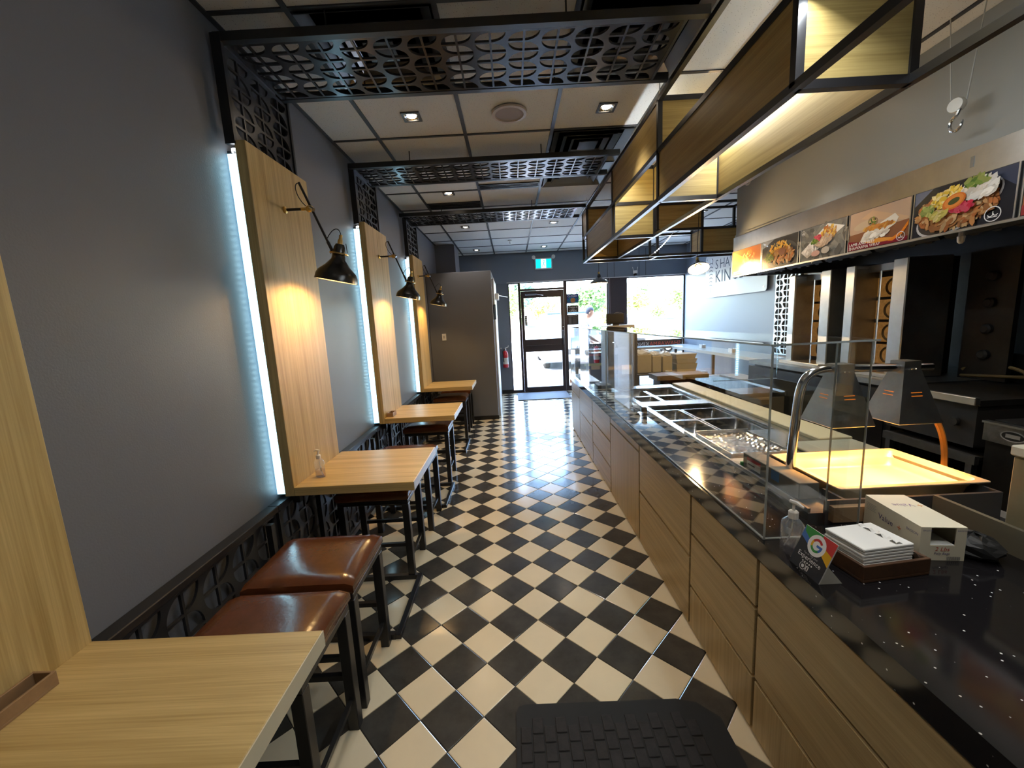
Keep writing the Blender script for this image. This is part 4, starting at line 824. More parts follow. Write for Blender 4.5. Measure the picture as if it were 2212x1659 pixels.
# hanging pulley hook
r = thing('pulley_hook', 'white pulley block with chrome hook hanging before the hood', 'hook', (2.18, 2.09, 2.36))
MB().lathe([(.001, -.016), (.03, -.014), (.034, 0), (.03, .014), (.001, .016)], n=24, axis=(1, .2, 0)).build('pulley_block', mat('ivory', (.72, .70, .62), .4), r, smooth=True)
for (a, b) in (((-.01, .02, .03), (-.012, .06, ZC-2.36-.004)), ((.012, -.03, .01), (.012, -.07, ZC-2.36-.004))): MB().tube([a, b], .0025, 6).build('cord', mat('grey_cord', (.4, .4, .38), .6), r)
MB().tube([(0, -.02, -.012), (0, -.005, -.045)], .008, 8).build('hook_shank', m_chrome, r)
pts = [(0, -.005+.028*math.sin(a), -.082+.034*math.cos(a)) for a in [math.radians(t) for t in range(0, 300, 20)]]; MB().tube(pts, [.0075]*12+[.006, .005, .003], 8).build('hook', m_chrome, r, smooth=True)
# ================================================================== exhaust hood with menu pictures
HX = 2.278; HY0, HY1 = -.6, 4.2
r = thing('exhaust_hood', 'stainless exhaust hood over the cooking line', 'exhaust hood', (0, 0, 0))
box('face', (HX, HX+.02, HY0, HY1, 1.785, 2.165), m_steel, r); box('end_panel', (HX+.02, XR-.02, HY1-.02, HY1, 1.785, 2.165), m_steeld, r)
box('lower_lip', (HX-.014, HX, HY0, HY1, 1.778, 1.790), m_steel, r); box('hood_roof', (HX+.02, XR-.02, HY0, HY1-.02, 2.15, 2.165), m_blackmat, r); box('back_panel', (XR-.05, XR-.02, HY0, HY1-.02, 1.785, 2.15), m_blackmat, r)
for k in range(9):
    y = .2+.43*k
    mb = MB(); mb.add([(2.42, y, 1.80), (2.42, y+.40, 1.80), (2.95, y+.40, 2.14), (2.95, y, 2.14), (2.44, y, 1.78), (2.44, y+.40, 1.78), (2.97, y+.40, 2.12), (2.97, y, 2.12)], [(0, 1, 2, 3), (7, 6, 5, 4), (0, 4, 5, 1), (2, 6, 7, 3), (1, 5, 6, 2), (3, 7, 4, 0)]); f = mb.build('grease_filter', mat('greasy_filter', (.035, .032, .026), .4, metal=.7), r)
    for q in range(4): yy = y+.04+q*.1; mm = MB(); mm.add([(2.437, yy, 1.779), (2.437, yy+.045, 1.779), (2.967, yy+.045, 2.119), (2.967, yy, 2.119), (2.445, yy+.01, 1.770), (2.445, yy+.035, 1.770), (2.975, yy+.035, 2.11), (2.975, yy+.01, 2.11)], [(4, 5, 6, 7), (0, 1, 5, 4), (2, 3, 7, 6), (1, 2, 6, 5), (3, 0, 4, 7)]); mm.build('baffle', mat('greasy_filter', (0, 0, 0)), f)
MB().lathe([(.012, 0), (.012, -.02), (.016, -.024), (.014, -.05), (.006, -.06)], (2.36, 2.17, 1.79), 12, close=True).build('fire_nozzle', m_white, r); MB().tube([(2.36, 2.17, 1.79), (2.36, 2.17, 2.14)], .006, 6).build('nozzle_pipe', m_chrome, r)
struct(box('wall_hood', (HX+.022, XR, HY0, HY1, 2.167, ZC-.001), m_hoodwall), 'grey boxed enclosure above the hood')
struct(box('trim_6', (HX+.012, HX+.021, HY0, HY1, 2.16, 2.19), m_hoodwall), 'grey lip where enclosure meets the hood')
box('hood_tab', (HX-.003, HX, 2.075, 2.09, 2.075, 2.125), m_steeld, r)
def scatter(P, cx, cy, rx, ry, n, pal, s0, s1, rot=None):
    for _ in range(n):
        a, q = random.uniform(0, 6.283), math.sqrt(random.random()); c = random.choice(pal); k = random.uniform(.75, 1.2); L_ = random.uniform(s0, s1)
        P.ell(cx+rx*q*math.cos(a), cy+ry*q*math.sin(a), L_, L_*random.uniform(.3, .6), tuple(min(1, v*k) for v in c), 6, random.uniform(0, 3.1) if rot is None else rot+random.uniform(-.5, .5))
MEAT = [(.42, .20, .07), (.50, .27, .11), (.33, .14, .05), (.58, .38, .19), (.46, .16, .05)]; RICE = [(.75, .42, .06), (.82, .55, .14), (.68, .34, .05)]; GRN = [(.09, .17, .03), (.17, .25, .05), (.30, .33, .09)]; PINK = [(.50, .03, .06), (.58, .08, .12)]
def halal(P, x, y, s, c=(.8, .8, .8)):
    P.ring(x, y, s*.88, s, c); P.ring(x-s*.25, y, s*.25, s*.36, c, 3.3, 6.2); P.rect(x-s*.02, y-s*.2, x+s*.08, y+s*.35, c); P.ring(x+s*.35, y+s*.02, s*.2, s*.31, c, 3.0, 6.0); P.rect(x-s*.6, y-s*.45, x+s*.6, y-s*.36, c)
def pic1(P, w, h):
    P.rect(0, 0, w, h, (.42, .16, .06)); P.rect(0, h*.45, w*.5, h*.8, (.25, .13, .08)); P.poly([(0, h*.7), (w*.55, h*.3), (w*.6, h*.55), (0, h)], (.6, .26, .08)); scatter(P, w*.6, h*.5, w*.25, h*.35, 60, [(.65, .38, .12), (.7, .5, .2), (.5, .25, .08)], .01, .03); P.rect(0, 0, w, h*.18, (.33, .05, .05)); P.rect(w*.06, h*.10, w*.5, h*.15, (.7, .6, .55)); P.rect(w*.06, h*.03, w*.75, h*.07, (.7, .6, .55))
def pic2(P, w, h):
    P.rect(0, 0, w, h, (.05, .048, .045)); P.poly([(0, h), (0, h*.75), (w*.35, h)], (.25, .28, .34)); P.ell(w*.55, h*.42, w*.46, h*.46, (.09, .085, .08)); scatter(P, w*.52, h*.62, w*.3, h*.25, 150, RICE, .008, .02); scatter(P, w*.62, h*.35, w*.32, h*.26, 140, MEAT, .01, .026); P.ell(w*.62, h*.5, w*.1, h*.13, (.25, .11, .06)); scatter(P, w*.25, h*.35, w*.14, h*.15, 40, GRN, .008, .02)
def pic3(P, w, h):
    P.rect(0, 0, w, h, (.16, .16, .15)); scatter(P, w*.5, h*.5, w*.55, h*.5, 60, [(.2, .2, .18), (.13, .13, .12), (.24, .23, .2)], .02, .06)
    P.poly([(w*.02, h*.28), (w*.18, h*.06), (w*.98, h*.78), (w*.62, h*.98)], (.72, .70, .66)); scatter(P, w*.66, h*.72, w*.16, h*.18, 60, RICE+MEAT, .01, .025); scatter(P, w*.52, h*.50, w*.2, h*.14, 60, [(.62, .48, .36), (.5, .36, .26), (.58, .42, .3)], .012, .028, .7); scatter(P, w*.42, h*.62, w*.08, h*.07, 20, PINK, .01, .02); scatter(P, w*.36, h*.52, w*.08, h*.06, 20, GRN, .01, .02); scatter(P, w*.28, h*.28, w*.12, h*.12, 30, [(.75, .7, .66), (.5, .45, .4)], .01, .03); P.ell(w*.4, h*.16, w*.1, h*.09, (.6, .36, .3)); P.ell(w*.62, h*.2, w*.09, h*.1, (.5, .46, .4)); halal(P, w*.08, h*.88, .018)
def pic4(P, w, h):
    P.rect(0, 0, w, h, (.48, .33, .23)); P.poly([(0, 0), (w, 0), (w, h*.5), (0, h*.42)], (.24, .10, .05)); P.poly([(w*.2, h*.8), (w*.95, h*.5), (w, h*.55), (w*.4, h*.95)], (.55, .36, .22))
    P.ell(w*.28, h*.62, w*.20, h*.11, (.50, .38, .26), rot=.12); P.ell(w*.42, h*.66, w*.09, h*.12, (.28, .19, .12), rot=-.3); scatter(P, w*.42, h*.66, w*.06, h*.08, 30, GRN+MEAT+[(.05, .05, .04)], .006, .014)
    P.poly([(w*.22, h*.20), (w*.28, h*.40), (w*.78, h*.72), (w*.84, h*.60), (w*.80, h*.46), (w*.30, h*.08)], (.74, .68, .58)); scatter(P, w*.5, h*.5, w*.27, h*.05, 50, [(.62, .27, .05), (.7, .4, .1), (.5, .2, .05)], .01, .024, .55); scatter(P, w*.5, h*.3, w*.2, h*.07, 26, [(.7, .62, .5), (.78, .74, .66)], .01, .03, .5)
    P.poly([(0, 0), (w, 0), (w, h*.10), (w*.75, h*.09), (w*.3, h*.16), (0, h*.26)], (.20, .015, .03)); P.poly([(w*.35, h*.14), (w*.7, h*.07), (w*.9, h*.24), (w, h*.46), (w, h*.36), (w*.92, h*.17), (w*.78, h*.05)], (.75, .22, .02)); P.poly([(w*.3, h*.15), (w*.55, h*.20), (w*.8, h*.13), (w*.7, h*.08), (w*.45, h*.09)], (.7, .30, .05)); halal(P, w*.90, h*.12, .026)
    P.text('LAMB AND BEEF', .026, w*.02, h*.115, (.85, .82, .78)); P.text('SHAWARMA WRAP', .026, w*.02, h*.015, (.85, .82, .78))
def pic5(P, w, h):
    P.rect(0, 0, w, h, (.022, .022, .028)); P.poly([(0, h), (0, h*.70), (w*.2, h)], (.13, .15, .22)); P.poly([(w*.75, h), (w, h*.6), (w, h)], (.05, .06, .1)); P.ell(w*.47, h*.44, w*.45, h*.44, (.50, .50, .52), 40, rot=.35); P.ell(w*.47, h*.46, w*.43, h*.42, (.06, .05, .045), 40, rot=.35)
    scatter(P, w*.46, h*.44, w*.40, h*.38, 420, MEAT, .010, .032); scatter(P, w*.42, h*.70, w*.17, h*.18, 150, [(.78, .50, .06), (.82, .58, .12), (.85, .68, .3)], .008, .022); scatter(P, w*.72, h*.70, w*.15, h*.17, 60, [(.78, .72, .62), (.82, .78, .7), (.7, .62, .5)], .014, .036, .6)
    scatter(P, w*.70, h*.88, w*.10, h*.07, 40, GRN, .012, .03); scatter(P, w*.22, h*.50, w*.08, h*.10, 30, GRN+[(.42, .4, .12)], .012, .026); scatter(P, w*.58, h*.44, w*.11, h*.09, 50, PINK, .01, .028); P.ell(w*.50, h*.58, w*.12, h*.15, (.62, .16, .03), rot=.3); P.ell(w*.50, h*.59, w*.10, h*.12, (.70, .24, .05), rot=.3); P.ell(w*.50, h*.585, w*.06, h*.06, (.08, .09, .03), rot=.3); scatter(P, w*.35, h*.36, w*.08, h*.06, 24, [(.6, .5, .2), (.5, .42, .1)], .01, .03, .6); halal(P, w*.885, h*.13, .034)
PB = [(4.195, 3.715), (3.705, 3.245), (3.225, 2.79), (2.775, 2.355), (2.345, 1.875), (1.86, 1.40)]
PL = ['menu picture of an orange wrap at the far end of the hood', 'menu picture of a rice and meat bowl, second from the far end', 'menu picture of a white food tray with pink turnips', 'menu picture of a cut wrap reading LAMB AND BEEF SHAWARMA WRAP', 'largest menu picture, a heaped meat and rice bowl', 'menu picture cut by the right photo edge']
m_pic = vcol('glossy_menu_print', .18, .5, .4)
for (ya, yb), lb, fn in zip(PB, PL, (pic1, pic2, pic3, pic4, pic5, pic1)):
    w_, h_ = ya-yb, .238; r = thing('menu_picture', lb, 'picture', (HX-.0105, ya, 1.791), group='food pictures along the hood')
    box('backing_board', (.0, .010, -w_, 0, 0, h_), mat('black_board', (.02, .02, .02), .5), r)
    P = Print((-.0001, -.008, .003), (0, -1, 0), (0, 0, 1), (-1, 0, 0)); fn(P, w_-.016, h_-.006); P.build('food_print', m_pic, r)
    for q in (-.006, -w_): box('frame_strip', (-.003, .001, q, q+.006, 0, h_), m_steel, r)
# ================================================================== cooking line under the hood
m_dsteel = mat('dark_sooty_steel', (.030, .028, .026), .35, metal=.6, var=.5, vscale=3)
struct(box('wall_splash', (3.42, XR-.001, HY0, HY1, .0, 1.784), m_dsteel), 'dark steel splash wall behind the cookers')
r = thing('cooking_counter', 'dark steel counter carrying the vertical broilers', 'counter', (0, 0, 0)); box('top', (2.45, 3.41, 2.50, 4.15, .90, .935), m_steeld, r); box('body', (2.5, 3.41, 2.52, 4.13, .05, .90), m_dsteel, r)
m_brick = mat('ceramic_burner', (.14, .09, .045), .8, var=.7, vscale=24, emit=(1, .45, .1), estr=.06)
def broiler(ya, yb, lb):
    r = thing('vertical_broiler', lb, 'broiler', (2.6, ya, .935), group='stainless vertical shawarma broilers'); d = yb-ya; zt = .80
    box('near_wing', (0, .30, 0, .105, 0, zt), m_steel, r, b=.006); box('far_wing', (0, .30, d-.085, d, 0, zt), m_steel, r, b=.006)
    box('wing_lining', (.012, .18, d-.087, d-.085, .02, zt-.03), m_steeld, r)
    box('rear_case', (.19, .45, .105, d-.085, 0, zt), m_dsteel, r); box('top_cap', (.10, .45, .105, d-.085, zt-.06, zt-.01), m_steel, r); box('drip_tray', (-.06, .18, .0, d, -.0005, .03), m_steel, r, b=.004)
    for k in range(4):
        b_ = box('burner', (.165, .19, .115, d-.092, .06+.165*k, .205+.165*k), m_brick, r, b=.008)
        MB().lathe([(.05, 0), (.065, .004), (.058, .012)], (.163, d/2+.01, .13+.165*k), 18, axis=(-1, 0, 0)).build('burner_ring', mat('burner_ring_metal', (.22, .15, .07), .5, metal=.5), b_, smooth=True)
    MB().tube([(.06, d/2+.01, .03), (.06, d/2+.01, zt-.06)], .007, 8).build('spit', m_chrome, r)
broiler(3.325, 3.82, 'left vertical shawarma broiler beside the lattice strip'); broiler(2.69, 3.18, 'right vertical shawarma broiler in front of the dark splash wall')
r = thing('valve_panel', 'black gas valve panel with round knobs beside the broilers', 'panel', (2.95, 2.38, .935)); box('panel', (0, .03, 0, .26, 0, .80), m_dsteel, r)
for k in range(4): MB().lathe([(.03, 0), (.03, .02), (.02, .03)], (0, .12, .16+.16*k), 14, axis=(-1, 0, 0), close=True).build('knob', m_blackmat, r, smooth=True)
r = thing('griddle', 'flat black griddle with stainless front rail', 'griddle', (2.33, 1.99, 0)); box('plate', (.03, .75, 0, .50, .90, .93), m_dsteel, r); box('front_rail', (0, .03, 0, .50, .905, .945), m_steel, r, b=.003); box('body', (.03, .75, .01, .49, .68, .90), mat('sooty_black', (.02, .018, .016), .6), r); box('splash', (.70, .75, 0, .5, .93, 1.1), m_dsteel, r)
for k in range(3): MB().lathe([(.022, 0), (.022, .02)], (.028, .1+.14*k, .8), 14, axis=(-1, 0, 0), close=True).build('knob', m_blackmat, r)
r = thing('char_broiler', 'grill with stainless front and oval badge at the right edge', 'grill', (2.33, 1.20, 0)); box('front_panel', (0, .02, 0, .74, .745, .835), mat('worn_steel', (.25, .24, .22), .4, metal=.9, var=.4, vscale=14), r); box('front_lip', (-.012, .02, 0, .74, .835, .845), m_steel, r); box('body', (.02, .72, 0, .74, .05, .83), m_dsteel, r); box('grate', (.03, .7, .02, .72, .83, .85), m_blackmat, r)
P = Print((-.0004, .66, .765), (0, -1, 0), (0, 0, 1), (-1, 0, 0)); P.ell(.04, .027, .05, .026, (.4, .39, .36)); P.ell(.04, .027, .044, .021, (.02, .02, .02)); P.rect(.012, .018, .068, .036, (.35, .34, .32)); P.build('badge', m_printm, r)
r = thing('lower_shelf', 'steel shelf rail below the griddle', 'shelf', (2.33, 2.00, 0)); box('rail', (-.012, .012, -.05, .46, .605, .65), m_steeld, r); box('shelf_plate', (.012, .10, -.05, .46, .63, .645), m_dsteel, r)
for y in (-.03, .42): box('leg', (.0, .03, y, y+.03, 0, .605), m_steeld, r)
tag(MB().tube([(2.95, 2.62, .95)]+[(2.95+.02*math.sin(a), 2.45-.17*math.cos(a), .98+.05*math.sin(a)) for a in [k*.25 for k in range(13)]], .010, 8).build('gas_hose', mat('tan_hose', S(110, 92, 58), .6), smooth=True), 'tan gas hose looped behind the griddle', 'hose')
r = thing('tan_cabinet', 'tan enamelled appliance side at the right end of the counter', 'cabinet', (1.402, -.9, 0)); box('shell', (0, .30, 0, 1.99, 0, 1.0), mat('tan_enamel', S(138, 128, 100), .5, var=.06, vscale=20), r, b=.006); box('top_cap', (-.004, .30, 1.86, 1.995, 1.0, 1.03), m_cream, r, b=.004); box('trim', (-.002, 0, 0, 1.99, .72, .75), mat('tan_dark', S(96, 86, 62), .5), r)
# ================================================================== back of the kitchen
r = thing('steel_cabinet', 'tall stainless cabinet with dark slot behind the far guard', 'cabinet', (1.20, 5.05, 0)); box('shell', (0, .34, 0, .4, 0, 1.34), mat('dull_steel', (.34, .34, .34), .5, metal=.7, var=.1, vscale=4), r, b=.006); box('dark_slot', (.09, .125, -.004, .002, .45, .98), m_blackmat, r, b=.015); box('edge_strip', (.34, .37, .0, .02, 0, 1.30), m_steel, r); box('paper_note', (.17, .30, -.003, 0, .72, .84), m_white, r)
MB().prism([(.09, 1.06), (.13, 1.06), (.11, 1.11)], -.003, .0, 'y').build('arrow_mark', m_blackmat, r)
r = thing('black_monitor', 'black till screen on top of the stainless cabinet', 'monitor', (1.21, 5.15, 1.3405)); box('screen_case', (0, .23, 0, .03, .02, .15), m_black, r, b=.01); box('stand', (.08, .16, .0, .10, 0, .02), m_black, r); MB().tube(bez((.1, .01, .15), (.12, .0, .17), (.2, .0, .16), (.22, .01, .14), 6), .003, 6).build('cable', m_chrome, r)
r = thing('steel_table', 'steel shelf table carrying takeout boxes', 'table', (1.66, 5.35, 0)); box('top', (0, .95, 0, .5, .64, .66), m_steeld, r); box('under_shelf', (0, .95, 0, .5, .50, .515), m_steeld, r)
for (x, y) in ((.02, .02), (.93, .02), (.02, .48), (.93, .48)): box('leg', (x-.015, x+.015, y-.015, y+.015, 0, .64), m_steeld, r)
m_foam = mat('kraft_foam_box', S(196, 186, 164), .7, var=.05, vscale=30); m_plw = mat('milky_plastic_bag', (.72, .74, .76), .3)
for k, (x, w_, h_, lb) in enumerate(((1.69, .20, .26, 'wrapped stack of takeout lids at the left end of the steel table'), (1.90, .125, .235, 'bagged stack of takeout containers, second on the steel table'), (2.04, .135, .225, 'bagged stack of takeout containers, third on the steel table'))):
    r = thing('container_bag', lb, 'takeout containers', (x, 5.45, .6605), group='bagged takeout containers')
    box('stack', (0, w_, 0, .25, 0, h_), m_foam, r, b=.01); mb = MB(); mb.sphere((w_/2, .12, h_), (w_*.55, .13, .05), 14, 8); mb.v = [(a+random.uniform(-.012, .012), b+random.uniform(-.012, .012), max(h_, c+random.uniform(-.012, .02))) for (a, b, c) in mb.v]; mb.build('bag_top', m_plw, r, recalc=False)
for k, (z, dx, lb) in enumerate(((.6605, 0, 'lowest takeout box of the stack on the steel table'), (.776, .0, 'middle takeout box of the stack on the steel table'), (.842, -.01, 'topmost takeout box of the stack on the steel table'))):
    h_ = .112 if k == 0 else .064; r = thing('takeout_box', lb, 'box', (2.21+dx, 5.40, z), group='stacked takeout boxes'); mb = MB(); a, b = .28, .26
    mb.add([(.015, .015, 0), (a-.015, .015, 0), (a-.015, b-.015, 0), (.015, b-.015, 0), (0, 0, h_-.008), (a, 0, h_-.008), (a, b, h_-.008), (0, b, h_-.008)], [(3, 2, 1, 0), (4, 5, 6, 7)]+[(q, (q+1) % 4, 4+(q+1) % 4, 4+q) for q in range(4)]); mb.build('tray', m_foam, r); box('lid', (-.003, a+.003, -.003, b+.003, h_-.008, h_-.001), m_foam, r, b=.002)
r = thing('black_back_counter', 'black speckled back counter with tan front beyond the prep table', 'counter', (2.03, 3.55, 0)); box('top', (0, .40, 0, 1.15, .66, .70), m_quartz, r); box('tan_front', (.01, .39, -.012, 0, .50, .66), mat('tan_laminate', S(128, 112, 86), .5, var=.12, vscale=10), r); box('body', (.01, .39, 0, 1.14, .0, .66), m_blackmat, r); box('steel_edge', (.40, .41, 0, 1.15, .67, .71), m_steel, r)
r = thing('glass_front_fridge', 'low black under counter fridge beside the back counter', 'fridge', (2.45, 2.55, 0)); box('case', (-.0, .03, 0, 1.6, .02, .88), m_black, r); box('glass_door', (-.006, 0, .05, 1.5, .1, .8), mat('black_glass', (.01, .011, .013), .08, spec=.8), r)
r = thing('wood_ledge', 'tan wooden ledge end below the white bench', 'ledge', (1.70, 4.72, 0)); box('top', (0, .62, 0, .30, .665, .725), mat('tan_laminate', (0, 0, 0)), r, b=.004); box('support', (.05, .57, .03, .27, 0, .665), m_blackmat, r)
r = thing('white_bench', 'white topped bench beside the takeout boxes', 'bench', (2.55, 4.75, 0)); box('top', (0, .46, 0, .55, .60, .62), mat('white_laminate', (.72, .74, .76), .3), r); box('body', (.03, .43, .03, .52, 0, .6), m_dsteel, r)
# window bar
r = thing('window_bar', 'pale L shaped bar top along the window and right wall', 'bar', (0, 0, 0)); m_bar = mat('pale_bar_top', (.62, .60, .54), .25)
MB().prism([(1.36, YB-.42), (3.05, YB-.42), (3.05, 4.75), (XR-.001, 4.75), (XR-.001, YB-.062), (1.36, YB-.062)], .80, .842).build('bar_top', m_bar, r)
for (x, y) in ((1.45, YB-.3), (2.2, YB-.3), (3.1, YB-.5), (3.1, 6.2), (3.1, 4.85)): box('leg', (x-.02, x+.02, y-.02, y+.02, 0, .80), m_black, r)
for (x, y, lb) in ((3.25, 6.9, 'small white napkin holder on the bar, farther one'), (3.2, 5.85, 'small white napkin holder on the bar, nearer one')):
    r = thing('napkin_holder', lb, 'holder', (x, y, .8425), group='napkin holders on the window bar'); box('base', (0, .07, 0, .1, 0, .006), m_white, r); box('side', (0, .005, 0, .1, .006, .06), m_white, r); box('side', (.065, .07, 0, .1, .006, .06), m_white, r); box('napkins', (.008, .062, .01, .09, .006, .05), m_paper, r)
# right wall: lattice strip and shop sign
r = thing('lattice_strip', 'silver lattice strip with black backing on the right wall', 'lattice panel', (XR, 5.30, .86))
lattice('lattice_plate', mat('silver_lattice', (.36, .38, .40), .3, metal=.8), r, (-.045, 0, 0), (0, -1, 0), (0, 0, 1), .44, 1.75, 3, 12, border=.008); box('backing', (-.03, -.004, -.44, 0, 0, 1.75), m_blackmat, r)
r = thing('shop_sign', 'white metal shop sign reading SHAWARMA KINGDOM on the blue wall', 'sign', (XR-.045, 7.2, 1.69)); W_, h_ = 1.72, .70
P2 = []; rr = .05
for (cx_, cy_, a0) in ((-rr, h_-rr, 0), (-W_+rr, h_-rr, 90), (-W_+rr, rr, 180), (-rr, rr, 270)):
    for k in range(6): a = math.radians(a0+18*k); P2.append((cx_+rr*math.cos(a), cy_+rr*math.sin(a)))
MB().prism(P2, 0, .004, 'x').build('plate', mat('white_sign_metal', (.62, .66, .68), .3), r)
for (a, b) in ((-.06, .06), (-W_+.06, .06), (-.06, h_-.06), (-W_+.06, h_-.06)): MB().tube([(-.006, a, b), (.044, a, b)], .010, 8).build('standoff', m_chrome, r)
P = Print((-.0004, 0, 0), (0, -1, 0), (0, 0, 1), (-1, 0, 0)); kd = S(92, 104, 118); kl = (.72, .78, .82)
for word, sz, zz in (('SHAWARMA', .215, .45), ('KINGDOM', .27, .235)):
    u = .33
    for ch in word:
        Q = Print((-.0004, 0, 0), (0, -1, 0), (0, 0, 1), (-1, 0, 0)); Q.text(ch, sz, u+.008, zz-.006, kl, sx=1.05); Q.text(ch, sz, u, zz, kd, sx=1.05); Q.build('letter', m_printm, r)
        u += sz*1.05*{'W': .93, 'M': .83, 'I': .30, 'O': .78, 'G': .76, 'N': .76, 'S': .64, 'K': .68}.get(ch, .70)
for k in range(7): P.ring(.19, .53-.058*k, .055-.003*k, .075-.003*k, kd, .4, 2.7, 10, .55)
P.ell(.20, .60, .03, .035, kl); P.rect(.185, .08, .20, .16, kd); P.ring(.21, .60, .03, .045, kd, -1, 1.5, 8); o = P.build('skewer_emblem', m_printm, r)
# pendants over the far counter
def pendant(x, y, zr, lb, on, tilt=(0, 0, 1), s=1.0):
    r = thing('pendant_lamp', lb, 'lamp', (x, y, zr), group='black bell pendant lamps'); ax = Vector(tilt).normalized()
    MB().lathe([(.012, .135*s), (.024*s, .12*s), (.027*s, .09*s), (.06*s, .065*s), (.115*s, .03*s), (.13*s, .012*s), (.132*s, 0), (.128*s, 0), (.126*s, .012*s), (.11*s, .028*s), (.055*s, .062*s), (.02*s, .08*s)], n=32, axis=ax).build('shade', mat('black_enamel_shade', (0, 0, 0)), r, smooth=True)
    MB().lathe([(.127*s, .002), (.124*s, .013*s), (.108*s, .027*s), (.05*s, .06*s)], n=32, axis=ax).build('shade_lining', mat('cream_lining', (0, 0, 0)), r, smooth=True, recalc=False)
    t = ax*(.135*s); MB().tube([t, t+ax*.03], .014, 10).build('lamp_cap', m_brass, r); MB().tube([t+ax*.03, (0, 0, ZC-zr-.007)], .0035, 6).build('cord', m_blackmat, r)
    MB().sphere(tuple(ax*.035*s), (.03*s,)*3, 14, 10).build('bulb', m_bulbw, r, smooth=True)
    l = bpy.data.lights.new('pendant_light', 'POINT'); l.energy = on; l.color = (1, .66, .30); l.shadow_soft_size = .03; o = bpy.data.objects.new('pendant_light', l); COL.objects.link(o); o.parent = r; o.location = ax*(-.03)
pendant(1.31, 6.0, 1.94, 'black pendant lamp in front of the window column', 7); pendant(2.0, 4.35, 1.90, 'glowing black pendant lamp beside the shop sign', 26, (.1, .55, 1), .8)
r = thing('wall_camera', 'white camera bracket on the window head', 'camera', (2.47, YB-.045, 2.26)); box('mount', (-.04, .04, -.05, 0, 0, .06), m_white, r, b=.01); MB().lathe([(.03, 0), (.03, .02), (.015, .045)], (0, -.03, -.005), 14, axis=(0, -.5, -1), close=True).build('lens_dome', m_black, r, smooth=True)
for s_ in (-.05, .05): MB().tube([(s_*.7, -.02, .05), (s_, -.02, .13)], .005, 6).build('antenna', m_white, r)
